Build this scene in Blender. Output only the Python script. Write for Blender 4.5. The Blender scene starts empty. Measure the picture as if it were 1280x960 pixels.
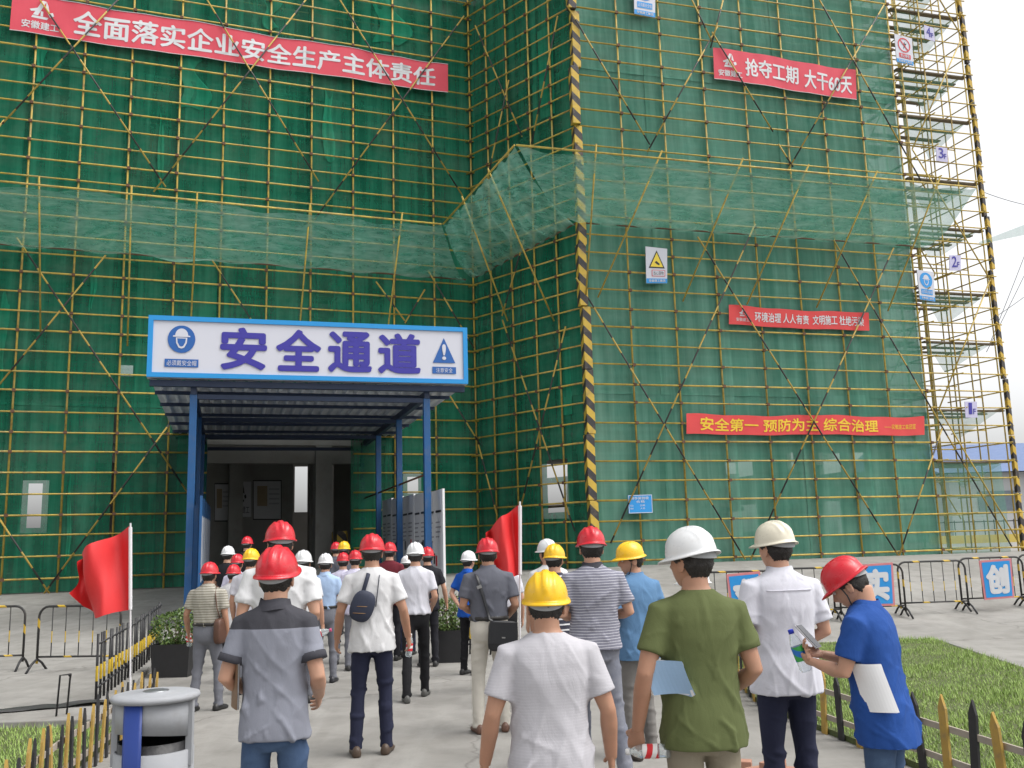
import bpy, math, random
import numpy as np
from mathutils import Vector, Matrix
random.seed(7); rng = np.random.default_rng(7)
R = math.radians
scene = bpy.context.scene
COL = scene.collection

# ------------------------------------------------------------------ camera
HC, FPX, PITCH, ROLL = 1.75, 1180.0, R(9.6), 0.0277
cam_d = bpy.data.cameras.new('camera'); cam = bpy.data.objects.new('camera', cam_d); COL.objects.link(cam)
cam_d.sensor_width = 36; cam_d.lens = 36 * FPX / 1280; cam_d.clip_start = .05; cam_d.clip_end = 3000
_f = Vector((0, math.cos(PITCH), math.sin(PITCH))); _u0 = Vector((0, -math.sin(PITCH), math.cos(PITCH))); _r0 = Vector((1, 0, 0))
CR = _r0 * math.cos(ROLL) - _u0 * math.sin(ROLL); CU = _r0 * math.sin(ROLL) + _u0 * math.cos(ROLL)
cam.matrix_world = Matrix(((CR.x, CU.x, -_f.x, 0), (CR.y, CU.y, -_f.y, 0), (CR.z, CU.z, -_f.z, HC), (0, 0, 0, 1)))
scene.camera = cam

# ------------------------------------------------------------------ light
SUN_EL, SUN_AZ = R(60), R(105)          # azimuth clockwise from +Y: high, to the right of the camera, behind thin overcast
w = bpy.data.worlds.new('World'); scene.world = w; w.use_nodes = True
nt = w.node_tree; bg = nt.nodes['Background']
sky = nt.nodes.new('ShaderNodeTexSky'); sky.sky_type = 'NISHITA'; sky.sun_disc = False
sky.sun_elevation = SUN_EL; sky.sun_rotation = SUN_AZ; sky.air_density = 1.0; sky.dust_density = 4.0; sky.ozone_density = 1.0
hs = nt.nodes.new('ShaderNodeHueSaturation'); hs.inputs['Saturation'].default_value = .08
nt.links.new(sky.outputs[0], hs.inputs['Color']); nt.links.new(hs.outputs[0], bg.inputs[0]); bg.inputs[1].default_value = .15
sl = bpy.data.lights.new('sun', 'SUN'); sl.energy = .8; sl.angle = R(40); sl.color = (1, .95, .88)
so = bpy.data.objects.new('sun', sl); COL.objects.link(so)
sdir = Vector((math.sin(SUN_AZ) * math.cos(SUN_EL), math.cos(SUN_AZ) * math.cos(SUN_EL), math.sin(SUN_EL)))
so.rotation_euler = sdir.to_track_quat('Z', 'Y').to_euler()
scene.view_settings.view_transform = 'Standard'; scene.view_settings.look = 'None'
scene.view_settings.gamma = 1; scene.view_settings.use_curve_mapping = False
scene.view_settings.exposure = .85
scene.render.engine = 'CYCLES'
scene.cycles.transparent_max_bounces = 10; scene.cycles.max_bounces = 5; scene.cycles.diffuse_bounces = 3
scene.cycles.use_denoising = True

# ------------------------------------------------------------------ pixel -> place
def ray(px, py):
    u = (px - 640) / FPX; v = -(py - 480) / FPX
    return CR * u + CU * v + _f
def at(px, py, Y):
    d = ray(px, py); t = Y / d.y
    return Vector((d.x * t, Y, HC + d.z * t))
def xat(px, Y, z=1.2):                 # x of a pixel column at distance Y, for a point at height z
    px_h = 679.0 - (z - HC) * FPX / Y
    return at(px, px_h - .0277 * (px - 640), Y).x
def sstep(a, b, x):
    t = np.clip((x - a) / (b - a), 0, 1); return t * t * (3 - 2 * t)
def gz(x, y):                          # the ground rises gently towards the building
    r = sstep(14.5, 27.5, y)
    return float(r * (.72 + .3 * sstep(-8, 6, x)))

# ------------------------------------------------------------------ objects
def tag(o, label=None, cat=None, group=None, kind=None):
    if label: o['label'] = label
    if cat: o['category'] = cat
    if group: o['group'] = group
    if kind: o['kind'] = kind
    return o
def empty(name, loc, label=None, cat=None, group=None, rz=0):
    o = bpy.data.objects.new(name, None); COL.objects.link(o); o.location = loc; o.rotation_euler = (0, 0, rz)
    o.empty_display_size = .1
    return tag(o, label, cat, group)
def link(name, me, mat=None, parent=None, loc=None):
    o = bpy.data.objects.new(name, me); COL.objects.link(o)
    if mat is not None and len(me.materials) == 0: me.materials.append(mat)
    if parent is not None: o.parent = parent
    if loc is not None: o.location = loc
    return o
def copy_tree(o, parent=None):
    c = o.copy(); COL.objects.link(c); c.parent = parent
    for ch in o.children: copy_tree(ch, c)
    return c

class MB:
    """collects shapes; build() links them as one mesh object"""
    def __init__(s): s.v = []; s.f = []; s.n = 0
    def add(s, vs, fs):
        vs = np.asarray(vs, float).reshape(-1, 3); k = s.n
        s.v.append(vs); s.f += [tuple(i + k for i in f) for f in fs]; s.n += len(vs); return s
    def box(s, c, size, ax=None):
        c = np.array(c, float); h = np.array(size, float) / 2
        A = np.eye(3) if ax is None else np.array([list(a) for a in ax], float)
        P = [c + A[0] * h[0] * i + A[1] * h[1] * j + A[2] * h[2] * k for k in (-1, 1) for j in (-1, 1) for i in (-1, 1)]
        return s.add(P, [(0, 2, 3, 1), (4, 5, 7, 6), (0, 1, 5, 4), (2, 6, 7, 3), (0, 4, 6, 2), (1, 3, 7, 5)])
    def cyl(s, a, b, r, n=8, r2=None, cap=True):
        return s.tube([a, b], [r, r if r2 is None else r2], n, cap)
    def tube(s, pts, rad, n=8, cap=True, ref=None):
        P = np.array([list(p) for p in pts], float); m = len(P)
        rad = [rad] * m if np.isscalar(rad) else rad
        T = np.zeros_like(P); T[1:-1] = P[2:] - P[:-2]; T[0] = P[1] - P[0]; T[-1] = P[-1] - P[-2]
        T /= np.linalg.norm(T, axis=1)[:, None] + 1e-12
        u = np.array(ref if ref is not None else ((0, 0, 1) if abs(T[0][2]) < .9 else (1, 0, 0)), float)
        V = []
        for i in range(m):
            u = u - T[i] * np.dot(u, T[i]); u /= np.linalg.norm(u) + 1e-12
            w_ = np.cross(T[i], u); ra = rad[i]; ra = (ra, ra) if np.isscalar(ra) else ra
            for k in range(n):
                a = 2 * math.pi * k / n; V.append(P[i] + u * math.cos(a) * ra[0] + w_ * math.sin(a) * ra[1])
        F = [(i * n + k, i * n + (k + 1) % n, (i + 1) * n + (k + 1) % n, (i + 1) * n + k) for i in range(m - 1) for k in range(n)]
        if cap: F += [tuple(range(n - 1, -1, -1)), tuple((m - 1) * n + k for k in range(n))]
        return s.add(V, F)
    def grid(s, fn, nu, nv, wrap=False):
        V = [fn(i / nu, j / nv) for j in range(nv + 1) for i in range(nu + (0 if wrap else 1))]
        W = nu if wrap else nu + 1
        F = [(j * W + i, j * W + (i + 1) % W, (j + 1) * W + (i + 1) % W, (j + 1) * W + i) for j in range(nv) for i in range(nu)]
        return s.add(V, F)
    def lathe(s, prof, n=24, c=(0, 0, 0), sx=1, sy=1):
        V = [(c[0] + r * sx * math.cos(2 * math.pi * k / n), c[1] + r * sy * math.sin(2 * math.pi * k / n), c[2] + z) for r, z in prof for k in range(n)]
        m = len(prof)
        F = [(i * n + k, i * n + (k + 1) % n, (i + 1) * n + (k + 1) % n, (i + 1) * n + k) for i in range(m - 1) for k in range(n)]
        return s.add(V, F)
    def mesh(s, name, off=(0, 0, 0), smooth=False):
        me = bpy.data.meshes.new(name); V = np.concatenate(s.v) - np.array(off)
        me.from_pydata(V.tolist(), [], s.f); me.update()
        if smooth: me.polygons.foreach_set('use_smooth', [True] * len(me.polygons))
        return me
    def build(s, name, mat, parent=None, smooth=False, world=True, label=None):
        off = tuple(parent.matrix_basis.translation) if (parent is not None and world) else (0, 0, 0)
        if parent is not None and world and parent.parent is not None:
            off = tuple(Vector(off) + parent.parent.matrix_basis.translation)
        o = link(name, s.mesh(name, off, smooth), mat, parent)
        if label: o['label'] = label
        return o
def bevel(o, w_=.01, seg=2):
    m = o.modifiers.new('bevel', 'BEVEL'); m.width = w_; m.segments = seg; m.limit_method = 'ANGLE'; return o

# ------------------------------------------------------------------ materials
class NT:
    def __init__(s, name):
        s.m = bpy.data.materials.new(name); s.m.use_nodes = True; s.t = s.m.node_tree
        s.b = s.t.nodes['Principled BSDF']; s.out = s.t.nodes['Material Output']
    def n(s, typ, **kw):
        d = s.t.nodes.new('ShaderNode' + typ)
        for k, v in kw.items():
            if k.startswith('i_'): d.inputs[k[2:].replace('_', ' ')].default_value = v
            elif k.startswith('x') and k[1:].isdigit(): d.inputs[int(k[1:])].default_value = v
            else: setattr(d, k, v)
        return d
    def l(s, a, b): s.t.links.new(a, b)
    def math(s, op, a, b=None, c=None):
        d = s.n('Math', operation=op)
        for i, v in enumerate((a, b, c)):
            if v is None: continue
            if isinstance(v, (int, float)): d.inputs[i].default_value = v
            else: s.l(v, d.inputs[i])
        return d.outputs[0]
    def mix(s, f, a, b, mode='MIX'):
        d = s.n('Mix', data_type='RGBA', blend_type=mode)
        for i, v in ((0, f), (6, a), (7, b)):
            if isinstance(v, (int, float)): d.inputs[i].default_value = v
            elif isinstance(v, tuple): d.inputs[i].default_value = (*v, 1) if len(v) == 3 else v
            else: s.l(v, d.inputs[i])
        return d.outputs[2]
    def coord(s, kind='Object'): return s.n('TexCoord').outputs[kind]
    def mapped(s, co, sc=(1, 1, 1), rot=(0, 0, 0)):
        m = s.n('Mapping'); m.inputs['Scale'].default_value = sc; m.inputs['Rotation'].default_value = rot
        s.l(co, m.inputs[0]); return m.outputs[0]
    def noise(s, co, scale, detail=4, rough=.55, dist=0):
        d = s.n('TexNoise'); d.inputs['Scale'].default_value = scale; d.inputs['Detail'].default_value = detail
        d.inputs['Roughness'].default_value = rough; d.inputs['Distortion'].default_value = dist
        s.l(co, d.inputs['Vector']); return d.outputs['Fac']
    def ramp(s, f, stops):
        d = s.n('ValToRGB'); e = d.color_ramp.elements
        while len(e) < len(stops): e.new(.5)
        for x, (p, c) in zip(e, stops):
            x.position = p; x.color = (c, c, c, 1) if isinstance(c, (int, float)) else (*c, 1)
        s.l(f, d.inputs[0]); return d.outputs[0]
    def bump(s, h, strength=.3, dist=.01):
        d = s.n('Bump'); d.inputs['Strength'].default_value = strength; d.inputs['Distance'].default_value = dist
        s.l(h, d.inputs['Height']); s.l(d.outputs[0], s.b.inputs['Normal']); return d
    def base(s, c):
        if isinstance(c, tuple): s.b.inputs['Base Color'].default_value = (*c, 1)
        else: s.l(c, s.b.inputs['Base Color'])
    def set(s, rough=.6, metal=0, spec=None):
        s.b.inputs['Roughness'].default_value = rough; s.b.inputs['Metallic'].default_value = metal
        if spec is not None: s.b.inputs['Specular IOR Level'].default_value = spec
        return s
def vary(c, k): return tuple(max(0, min(1, x * k)) for x in c)
MATS = {}
def plain(name, c, rough=.55, metal=0, amt=.16, scale=6, bump=.08, bscale=60, spec=None, dirt=None, dirt_c=(.16, .13, .1)):
    """a plain painted, plastic, metal or concrete surface with uneven tone, fine relief and wear"""
    if name in MATS: return MATS[name]
    m = NT(name); co = m.coord(); n1 = m.noise(co, scale, 5)
    col = m.mix(n1, vary(c, 1 - amt), vary(c, 1 + amt))
    if dirt:
        d = m.ramp(m.noise(co, scale * 2.3, 6, .65), [(.5, 0), (.72, 1)])
        col = m.mix(m.math('MULTIPLY', d, dirt), col, dirt_c)
    m.base(col); m.set(rough, metal, spec)
    r = m.math('MULTIPLY_ADD', m.noise(co, scale * 3, 3), .25, rough - .12); m.l(r, m.b.inputs['Roughness'])
    if bump: m.bump(m.noise(co, bscale, 3), bump, .004)
    MATS[name] = m.m; return m.m
# ------------------------------------------------------------------ surface materials
def mat_concrete_ground():
    m = NT('concrete_paving'); co = m.coord()
    big = m.noise(co, .35, 5, .6); mid = m.noise(co, 2.2, 6, .65, .4); fine = m.noise(co, 45, 4, .7)
    c = m.mix(m.ramp(big, [(.3, 0), (.7, 1)]), (.215, .207, .19), (.30, .29, .272))
    c = m.mix(m.math('MULTIPLY', m.ramp(mid, [(.42, 0), (.66, 1)]), .62), c, (.165, .158, .145))
    c = m.mix(m.math('MULTIPLY', m.ramp(m.noise(co, 9, 5, .7), [(.60, 0), (.70, 1)]), .35), c, (.2, .185, .16))
    streak = m.noise(m.mapped(co, (1.6, .22, 1), (0, 0, .25)), 1.3, 5, .6, .5)
    c = m.mix(m.math('MULTIPLY', m.ramp(streak, [(.5, 0), (.75, 1)]), .4), c, (.37, .36, .34))
    v = m.n('TexVoronoi', feature='DISTANCE_TO_EDGE'); v.inputs['Scale'].default_value = .23
    wv = m.n('VectorMath', operation='ADD'); nn = m.n('TexNoise'); nn.inputs['Scale'].default_value = 1.4; nn.inputs['Detail'].default_value = 6
    m.l(co, nn.inputs['Vector']); m.l(co, wv.inputs[0]); sc = m.n('VectorMath', operation='SCALE'); sc.inputs['Scale'].default_value = .9
    m.l(nn.outputs['Color'], sc.inputs[0]); m.l(sc.outputs[0], wv.inputs[1]); m.l(wv.outputs[0], v.inputs['Vector'])
    crack = m.ramp(v.outputs['Distance'], [(0, 1), (.006, 0)])
    c = m.mix(m.math('MULTIPLY', crack, .55), c, (.12, .11, .1))
    m.base(c); m.set(.85)
    h = m.math('ADD', m.math('MULTIPLY', fine, .5), m.math('SUBTRACT', mid, crack)); m.bump(h, .35, .012)
    return m.m
def mat_soil():
    m = NT('lawn_soil'); co = m.coord()
    m.base(m.mix(m.noise(co, 3, 6, .65), (.045, .075, .02), (.12, .13, .05))); m.set(.95); m.bump(m.noise(co, 30, 4), .6, .03); return m.m
def mat_grass():
    m = NT('grass_blades'); g = m.n('NewGeometry'); co = m.coord()
    c = m.mix(m.noise(co, 1.4, 4), (.17, .30, .055), (.30, .43, .11)); c = m.mix(m.math('MULTIPLY', g.outputs['Random Per Island'], .55), c, (.36, .42, .15))
    m.base(c); m.set(.6, 0, .3); m.b.inputs['Subsurface Weight'].default_value = 0
    return m.m
def mat_pole():
    m = NT('yellow_scaffold_paint'); co = m.coord(); oi = m.n('ObjectInfo')
    c = m.mix(oi.outputs['Random'], (.44, .315, .045), (.55, .40, .075))
    w_ = m.ramp(m.noise(co, 1.7, 6, .7), [(.47, 0), (.64, 1)])
    c = m.mix(m.math('MULTIPLY', w_, .75), c, (.14, .075, .04))
    c = m.mix(m.math('MULTIPLY', m.ramp(m.noise(co, .6, 3), [(.5, 0), (.6, 1)]), .3), c, (.42, .34, .2))
    m.base(c); m.set(.55, 0); m.bump(m.noise(co, 40, 3), .15, .005); return m.m
def mat_rusty():
    return plain('rusty_steel', (.14, .075, .045), .8, .2, .35, 9)
def mat_bands(name, ca, cb, freq, diag=0, duty=.5, axis='Z', wear=.3):
    """painted warning bands along the piece's own length"""
    m = NT(name); co = m.coord(); sp = m.n('SeparateXYZ'); m.l(co, sp.inputs[0])
    t = sp.outputs[axis]
    if diag: t = m.math('ADD', t, m.math('MULTIPLY', m.math('ADD', sp.outputs['X'], sp.outputs['Y']), diag))
    t = m.math('ADD', t, m.math('MULTIPLY', m.noise(co, 6, 3), .03))
    f = m.math('FRACT', m.math('MULTIPLY', t, freq)); s_ = m.math('GREATER_THAN', f, duty)
    a = m.mix(m.noise(co, 5, 4), vary(ca, .8), vary(ca, 1.15)); c = m.mix(s_, a, cb)
    d = m.math('MULTIPLY', m.ramp(m.noise(co, 3, 6, .7), [(.5, 0), (.7, 1)]), wear)
    m.base(m.mix(d, c, (.2, .15, .1))); m.set(.55); m.bump(m.noise(co, 35, 3), .15, .004); return m.m
def mat_net(name, ca, cb, cover, trans=.22, sx=1.0, sz=.12):
    """fine green debris netting: mostly covering weave, the rest see-through"""
    m = NT(name); co = m.coord(); oi = m.n('ObjectInfo')
    st = m.noise(m.mapped(co, (3.2 * sx, 3.2 * sx, sz)), 1.0, 6, .65, .3); fold = m.noise(m.mapped(co, (.5, .5, 1.6)), 1.2, 4, .5, .6)
    wide = m.noise(m.mapped(co, (.75, .75, .1)), 1.0, 3, .6, .4); c = m.mix(m.ramp(st, [(.38, 0), (.78, 1)]), ca, cb); c = m.mix(m.math('MULTIPLY', m.ramp(wide, [(.56, 0), (.64, 1)]), .5), c, cb); c = m.mix(m.math('MULTIPLY', m.ramp(wide, [(.36, 1), (.42, 0)]), .3), c, vary(ca, .8))
    c = m.mix(m.math('MULTIPLY', m.ramp(fold, [(.4, 0), (.75, 1)]), .3), c, vary(cb, .8))
    c = m.mix(m.math('MULTIPLY', oi.outputs['Random'], .35), c, vary(ca, .75))
    horiz = m.noise(m.mapped(co, (.15, .15, 9)), 1.0, 4, .6); d = m.ramp(m.noise(co, .8, 5, .7), [(.45, 0), (.8, 1)])
    c = m.mix(m.math('MULTIPLY', d, .22), c, (.3, .33, .27))
    a = m.math('ADD', cover, m.math('MULTIPLY', m.math('SUBTRACT', st, .5), .34)); a = m.math('ADD', a, m.math('MULTIPLY', m.math('SUBTRACT', horiz, .5), .16))
    a = m.math('ADD', a, m.math('MULTIPLY', m.math('SUBTRACT', oi.outputs['Random'], .5), .10))
    cl = m.n('Clamp', i_Min=.1, i_Max=.97); m.l(a, cl.inputs[0])
    df = m.n('BsdfDiffuse'); tl = m.n('BsdfTranslucent'); tr = m.n('BsdfTransparent'); m.l(c, df.inputs[0]); m.l(c, tl.inputs[0])
    x1 = m.n('MixShader'); x1.inputs[0].default_value = trans; m.l(df.outputs[0], x1.inputs[1]); m.l(tl.outputs[0], x1.inputs[2])
    x2 = m.n('MixShader'); m.l(cl.outputs[0], x2.inputs[0]); m.l(tr.outputs[0], x2.inputs[1]); m.l(x1.outputs[0], x2.inputs[2])
    m.l(x2.outputs[0], m.out.inputs[0]); return m.m
M_GROUND = mat_concrete_ground(); M_SOIL = mat_soil(); M_GRASS = mat_grass(); M_POLE = mat_pole(); M_RUST = mat_rusty()
M_BRACE = mat_bands('banded_brace_paint', (.45, .31, .06), (.03, .027, .027), 1 / 1.1, 0, .5)
M_GUARD = mat_bands('warning_stripe_guard', (.58, .39, .05), (.035, .032, .035), 1 / .55, .95, .5, wear=.5)
M_BARRIER = mat_bands('banded_barrier_paint', (.58, .38, .03), (.025, .025, .025), 1 / .62, 1.0, .20, 'Z', .15)
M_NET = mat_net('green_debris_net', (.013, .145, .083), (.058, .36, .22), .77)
M_NETR = mat_net('green_debris_net_glare', (.11, .33, .24), (.26, .53, .42), .74)  # same netting; glare and backlight over the right face put into the colour
M_CATCH = mat_net('catch_net', (.09, .33, .24), (.42, .64, .55), .56, .25, .5, 11.0)
M_CONC = plain('raw_concrete', (.30, .295, .28), .9, 0, .25, .7, .3, 30, dirt=.4)
M_BLOCK = plain('grey_blockwork', (.24, .23, .215), .9, 0, .25, 1.2, .3, 25)
M_PLANK = plain('walkway_plank', (.16, .13, .09), .9, 0, .3, 4)
M_WHITE = plain('white_paint', (.78, .79, .80), .45, 0, .04, 3, .02)
M_BLACK = plain('black_paint', (.018, .018, .02), .5, 0, .3, 8)
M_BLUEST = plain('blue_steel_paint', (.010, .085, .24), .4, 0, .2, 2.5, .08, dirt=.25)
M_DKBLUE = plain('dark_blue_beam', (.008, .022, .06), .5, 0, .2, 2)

# ------------------------------------------------------------------ ground
xs = np.concatenate([[-600, -200, -80, -40], np.arange(-26, 26.1, 1.0), [40, 80, 200, 600]]); ys = np.concatenate([[-60, -20, -5], np.arange(0, 34.1, .75), [45, 80, 200, 900]])
g = MB(); V = [(x, y, gz(x, y)) for y in ys for x in xs]; W = len(xs)
g.add(V, [(j * W + i, j * W + i + 1, (j + 1) * W + i + 1, (j + 1) * W + i) for j in range(len(ys) - 1) for i in range(W - 1)])
tag(g.build('ground', M_GROUND, smooth=True), kind='structure')

def inside(poly, x, y):
    c = np.zeros(len(x), bool); n = len(poly)
    for i in range(n):
        (x1, y1), (x2, y2) = poly[i], poly[i - 1]
        c ^= ((y1 > y) != (y2 > y)) & (x < (x2 - x1) * (y - y1) / (y2 - y1 + 1e-12) + x1)
    return c
def lawn(poly, nb, hgt, label):
    b = MB(); n = len(poly); zt = .05
    b.add([(x, y, gz(x, y) + zt) for x, y in poly] + [(x, y, gz(x, y) - .1) for x, y in poly], [tuple(range(n))] + [(i, n + i, n + (i + 1) % n, (i + 1) % n) for i in range(n)])
    tag(b.build('lawn', M_SOIL), kind='structure')
    P = np.array(poly); lo, hi = P.min(0), P.max(0)
    x = rng.uniform(lo[0], hi[0], nb * 3); y = rng.uniform(lo[1], hi[1], nb * 3); k = inside(poly, x, y); x, y = x[k][:nb], y[k][:nb]
    N = len(x); z = np.array([gz(a, c) for a, c in zip(x, y)]) + zt; a = rng.uniform(0, 6.28, N)
    patch = .6 + .5 * np.sin(x * 1.9 + np.sin(y * 1.3) * 2) * np.sin(y * 1.7 + 1) + .25 * np.sin(x * 7) * np.sin(y * 6)
    h = hgt * rng.uniform(.5, 1.3, N) * np.clip(patch + .3, .45, 1.4); le = rng.uniform(.2, .9, N) * h; wd = .0045
    dx, dy = np.cos(a), np.sin(a)
    v = np.zeros((N, 3, 3)); v[:, 0] = np.stack([x - dy * wd, y + dx * wd, z], 1); v[:, 1] = np.stack([x + dy * wd, y - dx * wd, z], 1)
    v[:, 2] = np.stack([x + dx * le, y + dy * le, z + h], 1)
    me = bpy.data.meshes.new('grass'); me.from_pydata(v.reshape(-1, 3).tolist(), [], np.arange(3 * N).reshape(-1, 3).tolist())
    tag(link('grass', me, M_GRASS), label, 'grass', kind='stuff')
lawn([(3.55, 3.5), (3.2, 6), (2.5, 10.2), (2.9, 15.4), (6.6, 15.6), (6.15, 11.4), (6.1, 3.5)], 60000, .055, 'mown green lawn between the picket fence and the concrete yard')
lawn([(-3.15, 4.5), (-3.55, 7.2), (-3.95, 9.9), (-7.5, 10.1), (-7.5, 4.5)], 22000, .055, 'rough grass patch behind the picket fence beside the bin')

# ------------------------------------------------------------------ the scaffold faces
class Face:
    def __init__(s, O, d, n): s.O = Vector((*O, 0)); s.d = Vector((*d, 0)).normalized(); s.n = Vector((*n, 0)).normalized()
    def p(s, t, z, off=0): q = s.O + s.d * t + s.n * off; q.z = z; return q
    def hit(s, px, py, off=0):
        r = ray(px, py); o = s.O + s.n * off; c = Vector((0, 0, HC))
        k = (o - c).dot(s.n) / r.dot(s.n); q = c + r * k; return ((q - s.O).dot(s.d), q.z)
INNER = (-1.29, 32.3); LS = 5.1; OUTER = (INNER[0] + .7071 * LS, INNER[1] - .7071 * LS)
FL = Face(INNER, (-.934, -.358), (.358, -.934)); FS = Face(INNER, (.7071, -.7071), (-.7071, -.7071)); FR = Face(OUTER, (.961, .276), (.276, -.961))
ZB, ZT = .9, 24.6; ROWS = [1.15 + .6 * k for k in range(39)]
def pole(name, a, b, r, mat, parent, n=7, label=None):
    """one tube, its own z axis along its length"""
    a, b = Vector(a), Vector(b); L = (b - a).length; key = ('pole', round(L, 3), r, n, mat.name)
    me = MATS.get(key)
    if me is None:
        me = MB().cyl((0, 0, 0), (0, 0, L), r, n).mesh(name, smooth=True); me.materials.append(mat); MATS[key] = me
    o = link(name, me, None, parent); o.rotation_mode = 'QUATERNION'; o.rotation_quaternion = (b - a).to_track_quat('Z', 'Y')
    o.location = a - (parent.location if parent else Vector((0, 0, 0)))
    if label: o['label'] = label
    return o
def sc_face(F, ss, t0, t1, label, zt=ZT, gaps=None):
    root = empty('scaffolding', F.p((t0 + t1) / 2, ZB), label, 'scaffolding', 'green netted scaffolding around the building')
    for i, t in enumerate(ss):
        pole('standard', F.p(t + random.uniform(-.03, .03), max([gz(*F.p(t, 0).xy) - .05] + [z1 for a, b, _, z1 in (gaps or []) if a < t < b]), .06), F.p(t + random.uniform(-.05, .05), zt, .06), .031, M_POLE, root)
    cp = MB()
    for k, z in enumerate(ROWS):
        if z > zt: break
        zz = z + random.uniform(-.02, .02); segs = [(t0 - .12, t1 + .12)]
        for a, b, z0, z1 in (gaps or []):
            if z0 < z < z1: segs = [q for s0, s1 in segs for q in ((s0, min(a, s1)), (max(b, s0), s1)) if q[1] - q[0] > .3]
        for s0, s1 in segs:
            pole('ledger', F.p(s0, zz + random.uniform(-.015, .015), .112), F.p(s1, zz + random.uniform(-.015, .015), .112), .026 if k % 3 else .030, M_POLE, root)
        for t in ss:
            if any(s0 <= t <= s1 for s0, s1 in segs) and (k % 3 == 0 or random.random() < .45):
                cp.box(F.p(t, zz, .10), (.10, .10, .09), (F.d, F.n, Vector((0, 0, 1))))
    tag(cp.build('couplers', M_RUST, root), kind='stuff')
    return root
def walkways(F, root, t0, t1, gaps=()):
    for k, z in enumerate(ROWS):
        if k % 3 == 0 and k > 1:
            b = MB()
            for j in range(4): b.box(F.p((t0 + t1) / 2, z - .05, -.35 - .24 * j), (t1 - t0, .21, .04), (F.d, F.n, Vector((0, 0, 1))))
            if any(z0 < z < z1 for _, _, z0, z1 in gaps): continue
            b.build('walkway', M_PLANK, root)
            pole('inner_ledger', F.p(t0, z, -1.35), F.p(t1, z, -1.35), .025, M_POLE, root)
def nets(F, root, t0, t1, wdt, mat, z0, z1, hgt, skip=lambda a, b, c, d: False, seed=0, cuts=()):
    rr = random.Random(seed); n = max(1, round((t1 - t0) / wdt)); wd = (t1 - t0) / n; m = math.ceil((z1 - z0) / hgt)
    for i in range(n):
        for j in range(m):
            a, b = t0 + i * wd, t0 + (i + 1) * wd + .06; c, d = z0 + j * hgt, min(z1, z0 + (j + 1) * hgt + .08)
            if skip(a, b, c, d): continue
            ph = [rr.uniform(0, 6.28) for _ in range(5)]; tk = rr.uniform(-.015, .015); sag = rr.uniform(.01, .05); fq = rr.uniform(5, 8)
            def fn(u, v):
                lift = abs(math.sin(math.pi * v * (d - c) / .6)); o = -.03 + tk + .02 * (i % 2)
                o += .022 * lift * math.sin(fq * u + ph[0] + .6 * math.sin(3 * v + ph[1])) + .015 * math.sin(17 * u + ph[2] + 1.4 * math.sin(5 * v + ph[3])) * (.4 + .6 * lift) - sag * math.sin(math.pi * u) * lift
                return F.p(a + (b - a) * u, c + (d - c) * v - (.02 * math.sin(7 * u + ph[4]) if v > .99 else 0), o)
            g_ = MB().grid(fn, 40, 30)
            for h0, h1, h2, h3 in cuts:                                 # flaps left open in the netting
                g_.f = [f for k_, f in ((f[0], f) for f in g_.f) if not (h0 < a + (b - a) * ((k_ % 41) + .5) / 40 < h1 and h2 < c + (d - c) * ((k_ // 41) + .5) / 30 < h3)]
            if g_.f: g_.build('net_panel', mat, root, smooth=True)

LSS = [1.42 * k + .02 for k in range(0, 17)]; SSS = [LS * k / 5 for k in range(1, 5)]; RSS = [1.54 * k for k in range(0, 9)]
# entrance gap in the front netting, behind the canopy
E0 = FL.hit(441, 600)[0]; E1 = FL.hit(258, 600)[0]; EZ = 5.9
root_l = sc_face(FL, LSS, 0, 23.0, 'green netted scaffolding face behind the entrance canopy, the large red slogan above', gaps=[(E0, E1, 0, EZ - .1)])
root_s = sc_face(FS, SSS, 0, LS, 'narrow receding netted scaffolding face between the two front faces')
RN = 12.35                                                             # the right face is netted up to here
root_r = sc_face(FR, RSS, 0, RN + .2, 'netted scaffolding face with three red banners, right of the striped corner guard')
walkways(FL, root_l, 0, 23, [(E0, E1, 0, EZ)]); walkways(FS, root_s, .3, LS); walkways(FR, root_r, 0, RN)
def cutp(F, x0, y0, x1, y1):
    a, za = F.hit(x0, y0); b, zb = F.hit(x1, y1); return (min(a, b), max(a, b), min(za, zb), max(za, zb))
nets(FL, root_l, 0, 23.0, 2.84, M_NET, .75, ZT, 5.4, lambda a, b, c, d: c < 2 and a < E1 - .1 and b > E0 + .1, 1, [cutp(FL, 36, 608, 51, 632), cutp(FL, 34, 638, 50, 658), cutp(FL, 509, 593, 523, 618)])
for a, b in ((2.84 * math.floor(E0 / 2.84), E0), (E1, 2.84 * math.ceil(E1 / 2.84))):
    if b - a > .2: nets(FL, root_l, a, b, 2.84, M_NET, .75, 6.15, 5.4, seed=5, cuts=[cutp(FL, 509, 593, 523, 618)])
nets(FS, root_s, 0, LS, 2.55, M_NET, .85, ZT, 5.4, seed=2, cuts=[cutp(FS, 683, 575, 708, 598), cutp(FS, 684, 602, 708, 640)])
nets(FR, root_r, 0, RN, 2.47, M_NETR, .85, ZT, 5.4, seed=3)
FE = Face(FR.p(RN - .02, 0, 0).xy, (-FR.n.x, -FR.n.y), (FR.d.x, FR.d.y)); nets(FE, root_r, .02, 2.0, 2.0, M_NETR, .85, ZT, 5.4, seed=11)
M_NETB = mat_net('bright_green_net', (.02, .23, .13), (.05, .40, .24), .85)  # brighter green for the patches laid over the netting
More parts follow.
